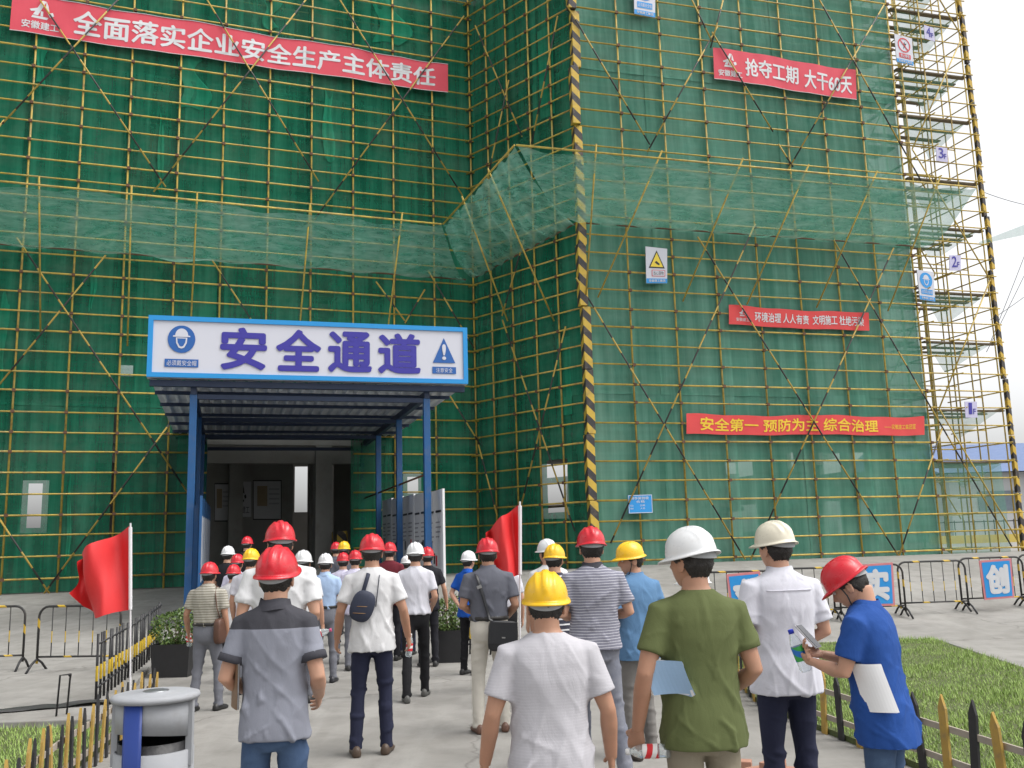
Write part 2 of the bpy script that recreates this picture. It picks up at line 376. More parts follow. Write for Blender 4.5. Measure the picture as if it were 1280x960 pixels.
for x0, y0, x1, y1 in ((225, 72, 264, 134), (44, 44, 62, 104), (-6, 372, 14, 486), (470, -6, 512, 52), (196, 150, 208, 240), (404, 118, 420, 200), (111, 330, 122, 388), (330, 0, 352, 34), (428, 420, 470, 470), (80, 600, 92, 720)):
    (ta, za), (tb, zb) = FL.hit(x0, y1), FL.hit(x1, y0); MB().grid(lambda u, v: FL.p(ta + (tb - ta) * (u * (.55 + .45 * math.sin(2 + 3.1 * v + x0) ** 2) + .12 * math.sin(7 * v + x0)), za + (zb - za) * v + .16 * math.sin(5 * u + x0) * (.4 + v), .012 + .015 * math.sin(9 * u + 3 * v)), 12, 12).build('net_panel', M_NETB, root_l, smooth=True)
for x0, y0, x1, y1 in ((676, 30, 690, 150), (604, 260, 616, 340), (700, 420, 712, 520)):
    (ta, za), (tb, zb) = FS.hit(x0, y1), FS.hit(x1, y0); MB().grid(lambda u, v: FS.p(ta + (tb - ta) * u, za + (zb - za) * v, .012 + .015 * math.sin(9 * u + 3 * v)), 12, 12).build('net_panel', M_NETB, root_s, smooth=True)
def brace(F, root, x0, y0, x1, y1, off=.22):
    (a, za), (b, zb) = F.hit(x0, y0, off), F.hit(x1, y1, off)
    pole('brace', F.p(a, za, off), F.p(b, zb, off + .02), .027, M_BRACE, root)
for q in ((50, 0, 207, 234), (160, -14, 3, 155), (259, 0, 398, 227), (390, -10, 192, 240), (425, 0, 578, 245), (580, 20, 392, 276),
          (21, 297, 236, 618), (132, 319, -10, 492), (265, 325, 318, 406), (0, 650, 66, 748), (262, 462, 52, 746), (470, 352, 508, 404), (531, 362, 506, 404),
          (535, 338, 592, 435), (562, 494, 600, 556), (-60, 560, 4, 655), (5, 150, -60, 240)):
    brace(FL, root_l, *q, .215 + random.uniform(0, .05))
for q in ((594, 32, 653, 171), (697, 20, 665, 180), (636, 100, 600, 270), (628, 400, 719, 664), (707, 408, 650, 640), (655, 300, 628, 395), (598, 556, 622, 645)):
    brace(FS, root_s, *q, .215 + random.uniform(0, .05))
for q in ((709, 7, 812, 181), (897, 33, 809, 190), (865, 0, 890, 53), (1020, -8, 1158, 239), (1105, 6, 985, 212), (890, 40, 966, 165), (973, 180, 991, 209),
          (720, 347, 931, 699), (944, 280, 763, 679), (872, 296, 1122, 694), (1117, 310, 938, 699), (1042, 300, 1264, 683), (1178, 534, 1122, 699), (905, -4, 888, 60)):
    brace(FR, root_r, *q, .215 + random.uniform(0, .05))
def guard(F, t, off, label, size=.27):
    a = F.p(t, gz(*F.p(t, 0).xy), off); o = empty('corner_guard', a, label, 'warning post', 'striped warning guards on scaffold corners')
    for j in range(12):
        z0 = j * 2.0; b = MB(); wob = random.uniform(-.025, .025)
        b.box((wob, 0, z0 + .995), (size, size, 1.98)); q = b.build('guard_board', M_GUARD, o, world=False); q.rotation_euler = (random.uniform(-.006, .006), random.uniform(-.006, .006), math.atan2(F.d.y, F.d.x))
        bevel(q, .012)
guard(FR, -.02, .08, 'yellow and black striped guard boards up the front corner of the scaffolding')

# the open end bay of the scaffold, with platforms and floor boards
TW = [RN + .35, RN + 1.35, RN + 2.3, RN + 3.1]
root_t = empty('scaffolding', FR.p(TW[1], ZB, -1), 'open unnetted scaffolding bay with platforms at the far end of the building', 'scaffolding', 'green netted scaffolding around the building')
for t in TW:
    for o in (.06, -1.2, -2.4): pole('standard', FR.p(t, gz(*FR.p(t, 0).xy) - .05, o), FR.p(t, ZT, o), .026, M_POLE, root_t)
for k, z in enumerate(ROWS):
    for o in (.11, -1.2) if k % 2 else (.11, -2.4): pole('ledger', FR.p(TW[0] - .3, z, o), FR.p(TW[-1] + .35, z + random.uniform(-.03, .03), o), .024, M_POLE, root_t)
    for t in (TW[0], TW[-1]) if k % 2 else (TW[1], TW[-1]): pole('transom', FR.p(t + .05, z, .3), FR.p(t + .05, z + .02, -2.6), .024, M_POLE, root_t)
M_PLATNET = mat_net('platform_net', (.12, .36, .27), (.3, .55, .45), .42)
for k in (5, 8, 12, 15, 19, 22, 26, 29, 33, 36):
    b = MB()
    for j in range(0, 9, 2 if k % 2 else 3): b.box(FR.p((TW[0] + TW[-1]) / 2, ROWS[k] - .06, -.1 - .27 * j), (TW[-1] - TW[0] + .3, .2, .05), (FR.d, FR.n, Vector((0, 0, 1))))
    b.build('walkway', M_PLANK, root_t)
    a, c = ROWS[k] - .9, ROWS[k] - .05
    MB().grid(lambda u, v: FR.p(TW[0] + (TW[-1] - TW[0]) * u, c - (c - a) * v * (.4 + .5 * math.sin(3 * u + k) ** 2), -.1 - 2.1 * u * v), 10, 6).build('net_panel', M_PLATNET, root_t, smooth=True)
for j in range(5):
    a, b = (TW[0], TW[-1]) if j % 2 else (TW[-1], TW[0])
    pole('brace', FR.p(a, ZB + .3 + j * 4.7, .18), FR.p(b, ZB + .3 + (j + 1) * 4.7, .18), .026, M_POLE, root_t)
    pole('brace', FR.p(a, ZB + 1.3 + j * 4.7, -2.5), FR.p(b, ZB + 1.3 + (j + 1) * 4.7, -2.5), .026, M_POLE, root_t)
nets(FR, root_t, TW[0] - .3, TW[-1] - .3, 2.4, M_PLATNET, .95, 4.1, 3.2, seed=9)
guard(FR, TW[-1] + .22, .06, 'yellow and black striped guard boards on the far end of the scaffolding', .14)

# ------------------------------------------------------------------ catch nets flaring out of the scaffold at second-floor level
def catch(quads, supports, label):
    o = empty('catch_net', quads[0][0], label, 'safety net', 'catch nets flaring out of the scaffolding')
    for (a, b, c, d) in quads:                                          # a,b inner edge; c,d outer edge
        ph = random.uniform(0, 6)
        fn = lambda u, v: (a.lerp(b, u)).lerp(d.lerp(c, u), v) + Vector((0, 0, -.42 * math.sin(math.pi * v) * (1 + .4 * math.sin(9 * u + ph)) + .11 * math.sin(26 * u + ph + 3 * v) * math.sin(math.pi * v) + .05 * math.sin(61 * u - 5 * v) - .16 * v * math.sin(math.pi * ((u * 5) % 1))))
        MB().grid(fn, 60, 12).build('net_sheet', M_CATCH, o, smooth=True)
        pole('edge_pole', d, c, .03, M_POLE, o)
        pole('edge_pole', a + Vector((0, 0, .02)), b + Vector((0, 0, .02)), .028, M_RUST, o)
    for s_ in supports: pole('strut', s_[0], s_[1], .027, M_POLE, o)
    return o
OUTL = 2.6
def fp(F, px, py, off): t, z = F.hit(px, py, off); return F.p(t, z, off)
la, lb = fp(FL, 0, 308, .15), fp(FL, 588, 344, .15); la = FL.p(19.5, la.z, .15); lb = FL.p(.3, la.z, .15)
zo = FL.hit(200, 246, OUTL)[1]; zi = FL.hit(250, 325, .15)[1]
la.z = lb.z = zi; ld = FL.p(19.5, zo, OUTL); lc = FL.p(1.9, zo, OUTL)
rzi = FR.hit(880, 290, .15)[1]; rzo = FR.hit(880, 203, OUTL)[1]
ra, rb = FR.p(-.1, rzi, .15), FR.p(RN + .2, rzi, .15); rd, rc = FR.p(FR.hit(645, 172, OUTL)[0], rzo, OUTL), FR.p(FR.hit(1222, 246, OUTL)[0] , rzo, OUTL)
sa, sb = FS.p(.3, zi + .05, .15), FS.p(LS - .1, rzi + .02, .15)
strl = [(FL.p(t, zo + .25, OUTL + .03), FL.p(t, zi - 2.6 - .3 * (i % 2), .2)) for i, t in enumerate((3.2, 6.1, 9.4, 11.2, 13.6, 16.6))]
strr = [(FR.p(t0_, rzo + .25, OUTL + .03), FR.p(t1_, rzi - 2.4, .2)) for t0_, t1_ in ((-.4, 0), (1.7, .4), (4.4, 3.3), (6.7, 5.6), (9.2, 8.2), (11.6, 11.0))]
catch([(la, lb, lc, ld)], strl, 'pale green catch net across the scaffolding above the entrance canopy')
catch([(sa, sb, rd + Vector((-.05, .05, .02)), lc + Vector((.05, 0, 0)))], [(lc.lerp(rd, .3) + Vector((0, 0, .2)), FS.p(1.9, zi - 1.8, .2)), (lc.lerp(rd, .65) + Vector((0, 0, .2)), FS.p(4.0, zi - 2.2, .2))], 'catch net spanning the inside corner between the two scaffold faces')
catch([(ra, rb, rc, rd)], strr, 'pale green catch net around the corner guard, wider end by the open bay')

# ------------------------------------------------------------------ the building behind the nets
FLOORS = [5.45, 9.95, 14.0, 18.4, 22.9]
bld = empty('building', FL.p(6, .9, -6), 'raw concrete frame building under construction behind the green netting', 'building')
def slab(pts, z, th):
    n = len(pts); b = MB(); b.add([(p.x, p.y, z) for p in pts] + [(p.x, p.y, z - th) for p in pts], [tuple(range(n)), tuple(range(2 * n - 1, n - 1, -1))] + [(i, n + i, n + (i + 1) % n, (i + 1) % n) for i in range(n)]); return b
DB = 13.0; IN = -1.7
Bx = lambda: [FL.p(24, 0, IN), FL.p(24, 0, -DB), FR.p(RN - .2, 0, -DB), FR.p(RN - .2, 0, IN), FR.p(.55, 0, IN), FL.p(-.9, 0, IN)]
for z in FLOORS: slab(Bx(), z, .22).build('floor_slab', M_CONC, bld)
slab(Bx(), 24.4, .3).build('floor_slab', M_CONC, bld)
slab([FL.p(24, 0, -.2), FL.p(24, 0, -DB - 2), FR.p(RN - .2, 0, -DB - 2), FR.p(RN - .2, 0, -.2), FR.p(.3, 0, -.3), FL.p(-.2, 0, -.3)], 1.12, .6).build('ground_slab', M_CONC, bld)
def column(F, t, off, sz=.55, zt=24.2):
    MB().box(F.p(t, (zt + .9) / 2, off), (sz, sz, zt - .9), (F.d, F.n, Vector((0, 0, 1)))).build('column', M_CONC, bld)
for t in (2.5, 4.9, 9.9, 12.3, 17.4, 21.2): column(FL, t, IN - .3); 
for t in (7.4, 10.9, 17.4): column(FL, t, -6.5, .5)
for t in (.9, 4.3, 7.2, 11.6): column(FR, t, IN - .3)
for t in (3.6, 11.6): column(FR, t, -6.5)
def beam(F, t0, t1, off, z): MB().box(F.p((t0 + t1) / 2, z - .22 - .3, off), (t1 - t0, .3, .6), (F.d, F.n, Vector((0, 0, 1)))).build('beam', M_CONC, bld)
for z in FLOORS: beam(FL, 0, 24, IN - .3, z); beam(FR, .6, RN - .2, IN - .3, z)
def wall(F, t0, t1, z0, z1, off, holes, mat=M_BLOCK, th=.2, name='wall'):
    """a wall with openings, built as blocks round the holes"""
    ts = sorted({t0, t1, *[min(max(h[i], t0), t1) for h in holes for i in (0, 1)]}); b = MB()
    for a, c in zip(ts, ts[1:]):
        if c - a < .02: continue
        hz = sorted((max(h[2], z0), min(h[3], z1)) for h in holes if h[0] <= a + .01 and h[1] >= c - .01 and h[3] > z0 and h[2] < z1); z = z0
        for p, q in hz + [(z1, z1)]:
            if p - z > .02: b.box(F.p((a + c) / 2, (z + p) / 2, off), (c - a, th, p - z), (F.d, F.n, Vector((0, 0, 1))))
            z = max(z, q)
    return b.build(name, mat, bld)
def hole(F, off, x0, y0, x1, y1):
    a, za = F.hit(x0, y0, off); b, zb = F.hit(x1, y1, off); return (min(a, b), max(a, b), min(za, zb), max(za, zb))
LV = [1.12] + FLOORS + [24.4]
hl = [hole(FL, -DB, *q) for q in ((28, 600, 58, 666), (369, 574, 385, 640), (270, 190, 330, 212), (150, 455, 166, 470))]
hr = [hole(FR, -DB, *q) for q in ((504, 588, 528, 622), (676, 568, 714, 648), (905, 542, 942, 592), (985, 548, 1052, 590), (1062, 556, 1110, 582), (912, 640, 950, 668), (1000, 628, 1056, 672), (1074, 626, 1120, 668), (960, 408, 971, 432), (999, 412, 1006, 424),
      (1008, 548, 1046, 560), (978, 150, 985, 172), (948, 170, 954, 178), (952, 262, 962, 292), (990, 240, 994, 256), (1060, 590, 1108, 615))]
wall(FL, 0, 24.2, .9, 24.4, -DB - .15, hl, name='rear_wall'); wall(FR, -6.5, RN, .9, 24.4, -DB - .15, hr, name='rear_wall')
MB().box(FL.p(24.15, 12.65, -7.4), (.2, 11.0, 23.5), (FL.d, FL.n, Vector((0, 0, 1)))).build('end_wall', M_BLOCK, bld)
he = [hole(FE, 0, *q) for q in ((906, 536, 944, 594), (948, 560, 968, 590), (984, 545, 1018, 590), (1024, 545, 1054, 590), (1062, 552, 1110, 586), (908, 624, 950, 664), (1000, 622, 1026, 668), (1030, 622, 1056, 668), (1072, 620, 1098, 664), (1102, 620, 1120, 664),
      (958, 404, 973, 434), (996, 408, 1008, 428), (976, 146, 987, 174), (946, 168, 955, 180), (950, 258, 963, 294))]
wall(FE, 1.9, 12.9, .9, 24.4, 0, he, name='end_wall')
# infill walls just behind the frame, each with its openings
for j, (z0, z1) in enumerate(zip(LV[1:], LV[2:])):
    for i, (a, b) in enumerate(((4.5, 9.6), (10.2, 13.3), (17.7, 20.9))):
        if (i + j) % 3: wall(FL, a, b, z0 + .01, z1 - .83, IN - .35, [(a + .8, b - .8, z0 + .95, z1 - 1.1)], M_BLOCK, .2, 'infill_wall')
    for i, (a, b) in enumerate(((1.2, 4.0), (4.6, 7.7), (8.3, 11.3))):
        if (i + j) % 2: wall(FR, a, b, z0 + .01, z1 - .83, IN - .35, [(a + .7, b - .7, z0 + .95, z1 - 1.2)], M_BLOCK, .2, 'infill_wall')
M_PARAPET = plain('pale_render', (.42, .36, .22), .9, 0, .2, 1.0)
MB().box(FL.p(FL.hit(300, 196, -2.2)[0], FL.hit(300, 193, -2.2)[1], -2.15), (6.2, .12, 1.0), (FL.d, FL.n, Vector((0, 0, 1)))).build('parapet', M_PARAPET, bld)
# a flight of stairs seen through the netting of the right face
st = MB()
for k in range(14):
    t, z = FR.hit(900 + 14 * k, 642 - 8 * k, -7); st.box(FR.p(t, z - .08, -7), (.34, 1.4, .17), (FR.d, FR.n, Vector((0, 0, 1))))
st.build('stair_flight', M_CONC, bld)
# ------------------------------------------------------------------ lettering
TMP = bpy.data.scenes.new('text_workshop'); _tc = {}
def tmp_dg():
    with bpy.context.temp_override(scene=TMP, view_layer=TMP.view_layers[0]):
        dg = bpy.context.evaluated_depsgraph_get(); dg.update(); return dg
def text_geo(body):
    k = body
    if k in _tc: return _tc[k]
    cu = bpy.data.curves.new('t', 'FONT'); cu.body = body; cu.size = 1; cu.resolution_u = 3
    o = bpy.data.objects.new('t', cu); TMP.collection.objects.link(o); dg = tmp_dg()
    me = o.evaluated_get(dg).to_mesh(); V = np.array([v.co[:] for v in me.vertices]); F = [tuple(p.vertices) for p in me.polygons]
    o.evaluated_get(dg).to_mesh_clear(); bpy.data.objects.remove(o); bpy.data.curves.remove(cu)
    lo, hi = V.min(0), V.max(0); V = (V[:, :2] - lo[:2]) / (hi - lo)[:2]; _tc[k] = (V, F); return V, F
class Sheet:
    """a hanging sheet or board given by four corner points: bl, br, tr, tl"""
    def __init__(s, bl, br, tr, tl, n, ripple=0, seed=0):
        s.c = [Vector(p) for p in (bl, br, tr, tl)]; s.n = Vector(n); s.r = ripple; s.ph = random.Random(seed).uniform(0, 6)
    def p(s, u, v, off=0):
        q = s.c[0].lerp(s.c[1], u).lerp(s.c[3].lerp(s.c[2], u), v); L = (s.c[1] - s.c[0]).length
        rp = s.r * (math.sin(L * 1.9 * u + s.ph + 1.5 * v) + .5 * math.sin(L * 4.3 * u + 2 * s.ph - 2.5 * v) + .35 * math.sin(L * 9 * u + 4 * v))
        return q + s.n * (off + rp) + Vector((0, 0, s.r * (3.2 * math.sin(L * 1.3 * u + s.ph) + 1.5 * math.sin(L * 3.7 * u)) * (1 if v > .5 else .6)))
    def cloth(s, name, mat, parent, nu=80, nv=8): return MB().grid(lambda u, v: s.p(u, v), nu, nv).build(name, mat, parent, smooth=True)
    def shape(s, name, mat, parent, V, F, box, off=.008):
        u0, v0, u1, v1 = box
        return MB().add([s.p(u0 + (u1 - u0) * a, v0 + (v1 - v0) * b, off) for a, b in V], F).build(name, mat, parent)
    def text(s, body, mat, parent, box, bold=.012, off=.009, name='lettering'):
        V, F = text_geo(body); u0, v0, u1, v1 = box; b = MB(); A = (s.c[1] - s.c[0]).length * (u1 - u0); B = (s.c[3] - s.c[0]).length * (v1 - v0)
        ks = 1 if bold < .011 else (5 if bold < .029 else 9)
        for k in range(ks):                                             # heavier strokes: the glyph laid over itself, shifted
            a = 2 * math.pi * k / max(1, ks - 1); d = 0 if k == ks - 1 else bold * B * 1.25; du, dv = d * math.cos(a) / A, d * math.sin(a) / B
            b.add([s.p(u0 + (u1 - u0) * (x + du), v0 + (v1 - v0) * (y + dv), off + k * .0006) for x, y in V], F)
        return b.build(name, mat, parent)
    def rect(s, name, mat, parent, box, off=.006, n=1):
        V = [(i / n, j) for j in (0, 1) for i in range(n + 1)]; return s.shape(name, mat, parent, V, [(i, i + 1, n + 2 + i, n + 1 + i) for i in range(n)], box, off)
def sheet_px(F, bl, br, tr, tl, off, ripple=0, seed=0): return Sheet(*[fp(F, *q, off) for q in (bl, br, tr, tl)], F.n, ripple, seed)
def circle_vf(n=36, r0=0.0, r1=.5):
    if r0 <= 0: return [(.5 + r1 * math.cos(2 * math.pi * k / n), .5 + r1 * math.sin(2 * math.pi * k / n)) for k in range(n)], [tuple(range(n))]
    V = [(.5 + r * math.cos(2 * math.pi * k / n), .5 + r * math.sin(2 * math.pi * k / n)) for r in (r0, r1) for k in range(n)]
    return V, [(k, (k + 1) % n, n + (k + 1) % n, n + k) for k in range(n)]
def poly_vf(pts): return pts, [tuple(range(len(pts)))]
M_RED = NT('red_banner_cloth'); _co = M_RED.coord(); M_RED.base(M_RED.mix(M_RED.noise(_co, .8, 5), (.56, .045, .075), (.72, .085, .12))); M_RED.set(.7); M_RED.bump(M_RED.noise(M_RED.mapped(_co, (1, 1, .3)), 3, 4), .3, .03); M_RED = M_RED.m
M_RED2 = plain('orange_red_banner_cloth', (.66, .06, .06), .7, 0, .12, 1.2)
M_LETTER = plain('white_print', (.64, .65, .67), .6, 0, .05); M_YPRINT = plain('yellow_print', (.78, .52, .03), .6, 0, .05)
M_INDIGO = plain('indigo_print', (.035, .028, .30), .45, 0, .06); M_SBLUE = plain('sign_blue', (.012, .10, .36), .45, 0, .08); M_CYAN = plain('cyan_frame', (.01, .26, .62), .4, 0, .06)
M_SIGNW = plain('sign_white_panel', (.58, .59, .66), .4, 0, .03, 1); M_YEL = plain('yellow_sign_print', (.80, .60, .05), .5, 0, .05)
M_PRINTRED = plain('red_print', (.6, .03, .04), .5, 0, .05); M_LBLUE = plain('light_blue_sign', (.02, .28, .68), .45, 0, .08)
def logo(S, parent, mat, box):
    u0, v0, u1, v1 = box; q = []
    V = [(.50, 1), (.66, .98), (.36, .16), (.16, .16), (.66, .98), (.74, .78), (.80, .46), (.64, .52), (.02, .40), (.36, .56), (.30, .36), (.08, .30), (.10, 0), (.72, 0), (.78, .13), (.14, .13), (.74, .36), (.94, .44), (1, .26), (.84, .16), (.46, .40), (.56, .40), (.56, .14), (.46, .14)]
    S.shape('emblem', mat, parent, V, [tuple(range(k, k + 4)) for k in range(0, 24, 4)], box, .009)
def banner(label, S, mat):
    o = empty('banner', S.c[0], label, 'banner', 'red slogan banners on the scaffolding'); S.cloth('cloth', mat, o); return o
S = sheet_px(FL, (12, 38), (560, 116), (560, 81), (16, -10), .165, .011, 1)
b1 = banner('large pink-red banner with white slogan, topmost on the face above the entrance canopy', S, M_RED)
S.text('全面落实企业安全生产主体责任', M_LETTER, b1, (.125, .16, .965, .80), .02)
logo(S, b1, M_LETTER, (.035, .40, .085, .88)); S.text('安徽建工', M_LETTER, b1, (.022, .12, .096, .32), .015)
MB().tube([S.p(u / 40, 0, .01) for u in range(41)], .012, 5).build('hem_cord', M_LETTER, b1); MB().tube([S.p(u / 40, 1, .01) for u in range(41)], .012, 5).build('hem_cord', M_LETTER, b1)
S = sheet_px(FR, (893, 98), (1071, 125), (1070, 88), (891, 59), .165, .011, 2)
b2 = banner('red banner with white slogan ending in 60, highest on the netted right face', S, M_RED)
S.text('抢夺工期', M_LETTER, b2, (.215, .24, .58, .80), .018); S.text('大干60天', M_LETTER, b2, (.625, .17, .965, .77), .018)
logo(S, b2, M_LETTER, (.06, .42, .155, .86)); S.text('安徽建工', M_LETTER, b2, (.03, .12, .19, .32), .015)
MB().tube([S.p(u / 20, 0, .01) for u in range(21)], .012, 5).build('hem_cord', M_LETTER, b2)
S = sheet_px(FR, (911, 406), (1087, 414), (1086, 392), (911, 382), .16, .009, 3)
b3 = banner('narrow red banner with small white characters, between the other two on its face', S, M_RED2)
S.text('环境治理 人人有责  文明施工 杜绝污染', M_LETTER, b3, (.18, .24, .96, .76), .012); logo(S, b3, M_LETTER, (.07, .45, .12, .82)); S.text('安徽建工', M_LETTER, b3, (.05, .18, .14, .36), .01)
S = sheet_px(FR, (858, 543), (1156, 544), (1155, 521), (858, 518), .16, .009, 4)
b4 = banner('long red banner with yellow characters, lowest on the netted face', S, M_RED2)
S.text('安全第一 预防为主 综合治理', M_YPRINT, b4, (.055, .18, .79, .82), .02); S.text('——安徽建工集团宣', M_YPRINT, b4, (.82, .34, .96, .62), .01)

def notice(F, c, label, kind, off=.20):
    S = sheet_px(F, *c, off); o = empty('notice_board', S.c[0], label, 'notice sign', 'notice signs hung on the scaffolding')
    ax = (F.d, F.n, Vector((0, 0, 1))); cc = sum(S.c, Vector()) / 4; wd = (S.c[1] - S.c[0]).length; ht = (S.c[3] - S.c[0]).length
    V = [S.p(u, v, q) for q in (0, -.03) for u, v in ((0, 0), (1, 0), (1, 1), (0, 1))]
    MB().add(V, [(0, 1, 2, 3), (7, 6, 5, 4), (0, 4, 5, 1), (1, 5, 6, 2), (2, 6, 7, 3), (3, 7, 4, 0)]).build('panel', M_LBLUE if kind == 'info' else M_SIGNW, o)
    if kind == 'info':
        for bx in ((.01, .01, .99, .04), (.01, .96, .99, .99), (.01, .04, .03, .96), (.97, .04, .99, .96)): S.rect('border', M_LETTER, o, bx)
        S.text('脚手架验收', M_LETTER, o, (.1, .74, .85, .9), .012); S.text('合格', M_LETTER, o, (.32, .56, .68, .7), .01)
        for k, y in enumerate((.42, .26)): S.text(('搭设', '验收')[k], M_LETTER, o, (.07, y - .05, .2, y + .05), .005); S.text(('日期', '人员')[k], M_LETTER, o, (.48, y - .05, .68, y + .05), .005)
        return
    S.rect('footer', M_LBLUE, o, (.0, .0, 1, .13)); S.text('安徽建工集团', M_LETTER, o, (.12, .03, .9, .105), .012, .012)
    if kind == 'warn':
        S.shape('triangle', M_BLACK, o, *poly_vf([(0, 0), (1, 0), (.5, 1)]), (.12, .42, .88, .92), .008); S.shape('triangle', M_YEL, o, *poly_vf([(0, 0), (1, 0), (.5, 1)]), (.2, .455, .8, .855), .011)
        S.shape('pictogram', M_BLACK, o, *poly_vf([(0, .7), (.35, 1), (1, .35), (.9, 0), (.4, .25)]), (.4, .5, .64, .62), .014)
        S.rect('caption_frame', M_PRINTRED, o, (.26, .19, .9, .37), .008); S.rect('caption_frame', M_SIGNW, o, (.29, .205, .87, .355), .011); S.text('当心落物', M_BLACK, o, (.34, .225, .82, .335), .01, .014)
    elif kind == 'ban':
        S.shape('pictogram', M_BLACK, o, *poly_vf([(.2, 0), (.5, .35), (.8, 0), (.65, .55), (.9, .8), (.55, .75), (.5, 1), (.35, .7), (.1, .55), (.4, .5)]), (.36, .5, .7, .8), .009)
        S.shape('ring', M_PRINTRED, o, *circle_vf(32, .42, .5), (.14, .4, .86, .92), .012); S.shape('slash', M_PRINTRED, o, *poly_vf([(0, .92), (.08, 1), (1, .08), (.92, 0)]), (.25, .47, .75, .84), .013)
        S.rect('caption_frame', M_PRINTRED, o, (.18, .19, .85, .35), .008); S.text('禁止攀登', M_SIGNW, o, (.25, .21, .78, .33), .012, .012)
    else:
        S.shape('disc', M_LBLUE, o, *circle_vf(32), (.12, .42, .88, .94), .008); helmet_pict(S, o, (.27, .5, .73, .86), M_LBLUE)
        S.rect('caption_frame', M_LBLUE, o, (.14, .2, .86, .37), .008); S.text('必须戴安全帽', M_SIGNW, o, (.18, .23, .82, .34), .01, .012)
def helmet_pict(S, o, box, ink):
    head = [(.18, .55), (.82, .55), (.80, .28), (.66, .05), (.5, 0), (.34, .05), (.2, .28)]
    hat = [(.02, .58), (.98, .58), (.98, .64), (.86, .66)] + [(.5 + .36 * math.cos(a), .66 + .34 * math.sin(a)) for a in np.linspace(.15, 2.99, 10)] + [(.14, .66), (.02, .64)]
    S.shape('pictogram', M_SIGNW, o, *poly_vf(head), box, .012); S.shape('pictogram', M_SIGNW, o, *poly_vf(hat), box, .012)
    S.shape('pictogram', ink, o, *poly_vf([(.26, .50), (.74, .50), (.71, .30), (.6, .13), (.5, .10), (.4, .13), (.29, .30)]), box, .015)
notice(FR, ((808, 354), (834, 354), (834, 311), (807, 308)), 'white sign with yellow warning triangle, near the striped corner guard', 'warn')
notice(FR, ((793, 17), (819, 22), (819, -22), (792, -27)), 'white and blue sign above the yellow triangle sign, cut by the top edge', 'helmet')
notice(FR, ((1121, 77), (1142, 82), (1140, 48), (1118, 42)), 'white prohibition sign with red ring at the edge of the open bay', 'ban')
notice(FR, ((1150, 374), (1169, 377), (1167, 340), (1146, 337)), 'white sign with blue helmet disc at the edge of the open bay', 'helmet')
notice(FR, ((786, 642), (816, 641), (815, 618), (785, 619)), 'small blue information plate near the foot of the netted face', 'info')
for body, c in (('1F', ((1207, 522), (1222, 522), (1221, 502), (1206, 502))), ('2F', ((1187, 338), (1201, 338), (1201, 319), (1187, 319))), ('3F', ((1171, 201), (1185, 203), (1184, 185), (1170, 183))), ('4F', ((1156, 48), (1169, 52), (1167, 35), (1155, 31)))):
    S = sheet_px(FR, *c, .28); o = empty('floor_tag', S.c[0], 'pale tag reading ' + body + ' on the open scaffold bay', 'floor tag', 'floor number tags on the open bay')
    V = [S.p(u, v, q) for q in (0, -.02) for u, v in ((0, 0), (1, 0), (1, 1), (0, 1))]
    MB().add(V, [(0, 1, 2, 3), (7, 6, 5, 4), (0, 4, 5, 1), (1, 5, 6, 2), (2, 6, 7, 3), (3, 7, 4, 0)]).build('panel', plain('tag_lilac', (.50, .48, .66), .5, 0, .06), o)
    S.text(body[0], M_INDIGO, o, (.2, .22, .62, .92) if body[0] != '1' else (.30, .22, .56, .92), .012); S.text('F', M_INDIGO, o, (.66, .22, .86, .55), .02)

# ------------------------------------------------------------------ the safety passage canopy
CA = R(16.8); FC = Face((0, 0), (math.cos(CA), math.sin(CA)), (math.sin(CA), -math.cos(CA)))
FC.O = at(183, 471, 19.2); FC.O.z = 0
cw = FC.hit(585, 479)[0]; cz0 = at(183, 471, 19.2).z; cz1 = at(183, 394, 19.2).z
sg = empty('entrance_sign', FC.p(cw / 2, cz0, 0), 'white entrance sign with indigo characters and cyan frame on the canopy front', 'sign')
S = Sheet(FC.p(0, cz0), FC.p(cw, cz0), FC.p(cw, cz1), FC.p(0, cz1), FC.n); H_ = cz1 - cz0; Z1 = Vector((0, 0, 1)); AX = (FC.d, FC.n, Z1)
bevel(MB().box(FC.p(cw / 2, (cz0 + cz1) / 2, -.14), (cw, .26, H_), AX).build('panel', M_SIGNW, sg), .006)
fw = .1
for c, s_ in (((cw / 2, cz0 + fw / 2), (cw, .05, fw)), ((cw / 2, cz1 - fw / 2), (cw, .05, fw)), ((fw / 2, (cz0 + cz1) / 2), (fw, .05, H_ - 2 * fw)), ((cw - fw / 2, (cz0 + cz1) / 2), (fw, .05, H_ - 2 * fw))):
    MB().box(FC.p(c[0], c[1], .0), s_, AX).build('frame', M_CYAN, sg)
for ch, u in zip('安全通道', (.215, .383, .545, .705)): S.text(ch, M_INDIGO, sg, (u, .17, u + .132, .83), .030, .006)
S.shape('disc', M_SBLUE, sg, *circle_vf(40), (.057, .40, .137, .85), .004); helmet_pict(S, sg, (.071, .47, .123, .80), M_SBLUE)
S.rect('caption_plate', M_SBLUE, sg, (.05, .17, .148, .30), .004); S.text('必须戴安全帽', M_SIGNW, sg, (.056, .19, .142, .28), .008, .012)
S.shape('triangle', M_SBLUE, sg, *poly_vf([(0, 0), (1, 0), (.5, 1)]), (.882, .36, .958, .80), .004); S.text('!', M_SIGNW, sg, (.915, .42, .925, .68), .03, .012)
S.rect('caption_plate', M_SBLUE, sg, (.88, .17, .96, .29), .004); S.text('注意安全', M_SIGNW, sg, (.892, .19, .948, .27), .01, .012)
cn = empty('canopy', FC.p(cw / 2, gz(*FC.p(cw / 2, 0).xy), -2), 'blue steel safety passage canopy with corrugated roof at the building entrance', 'canopy')
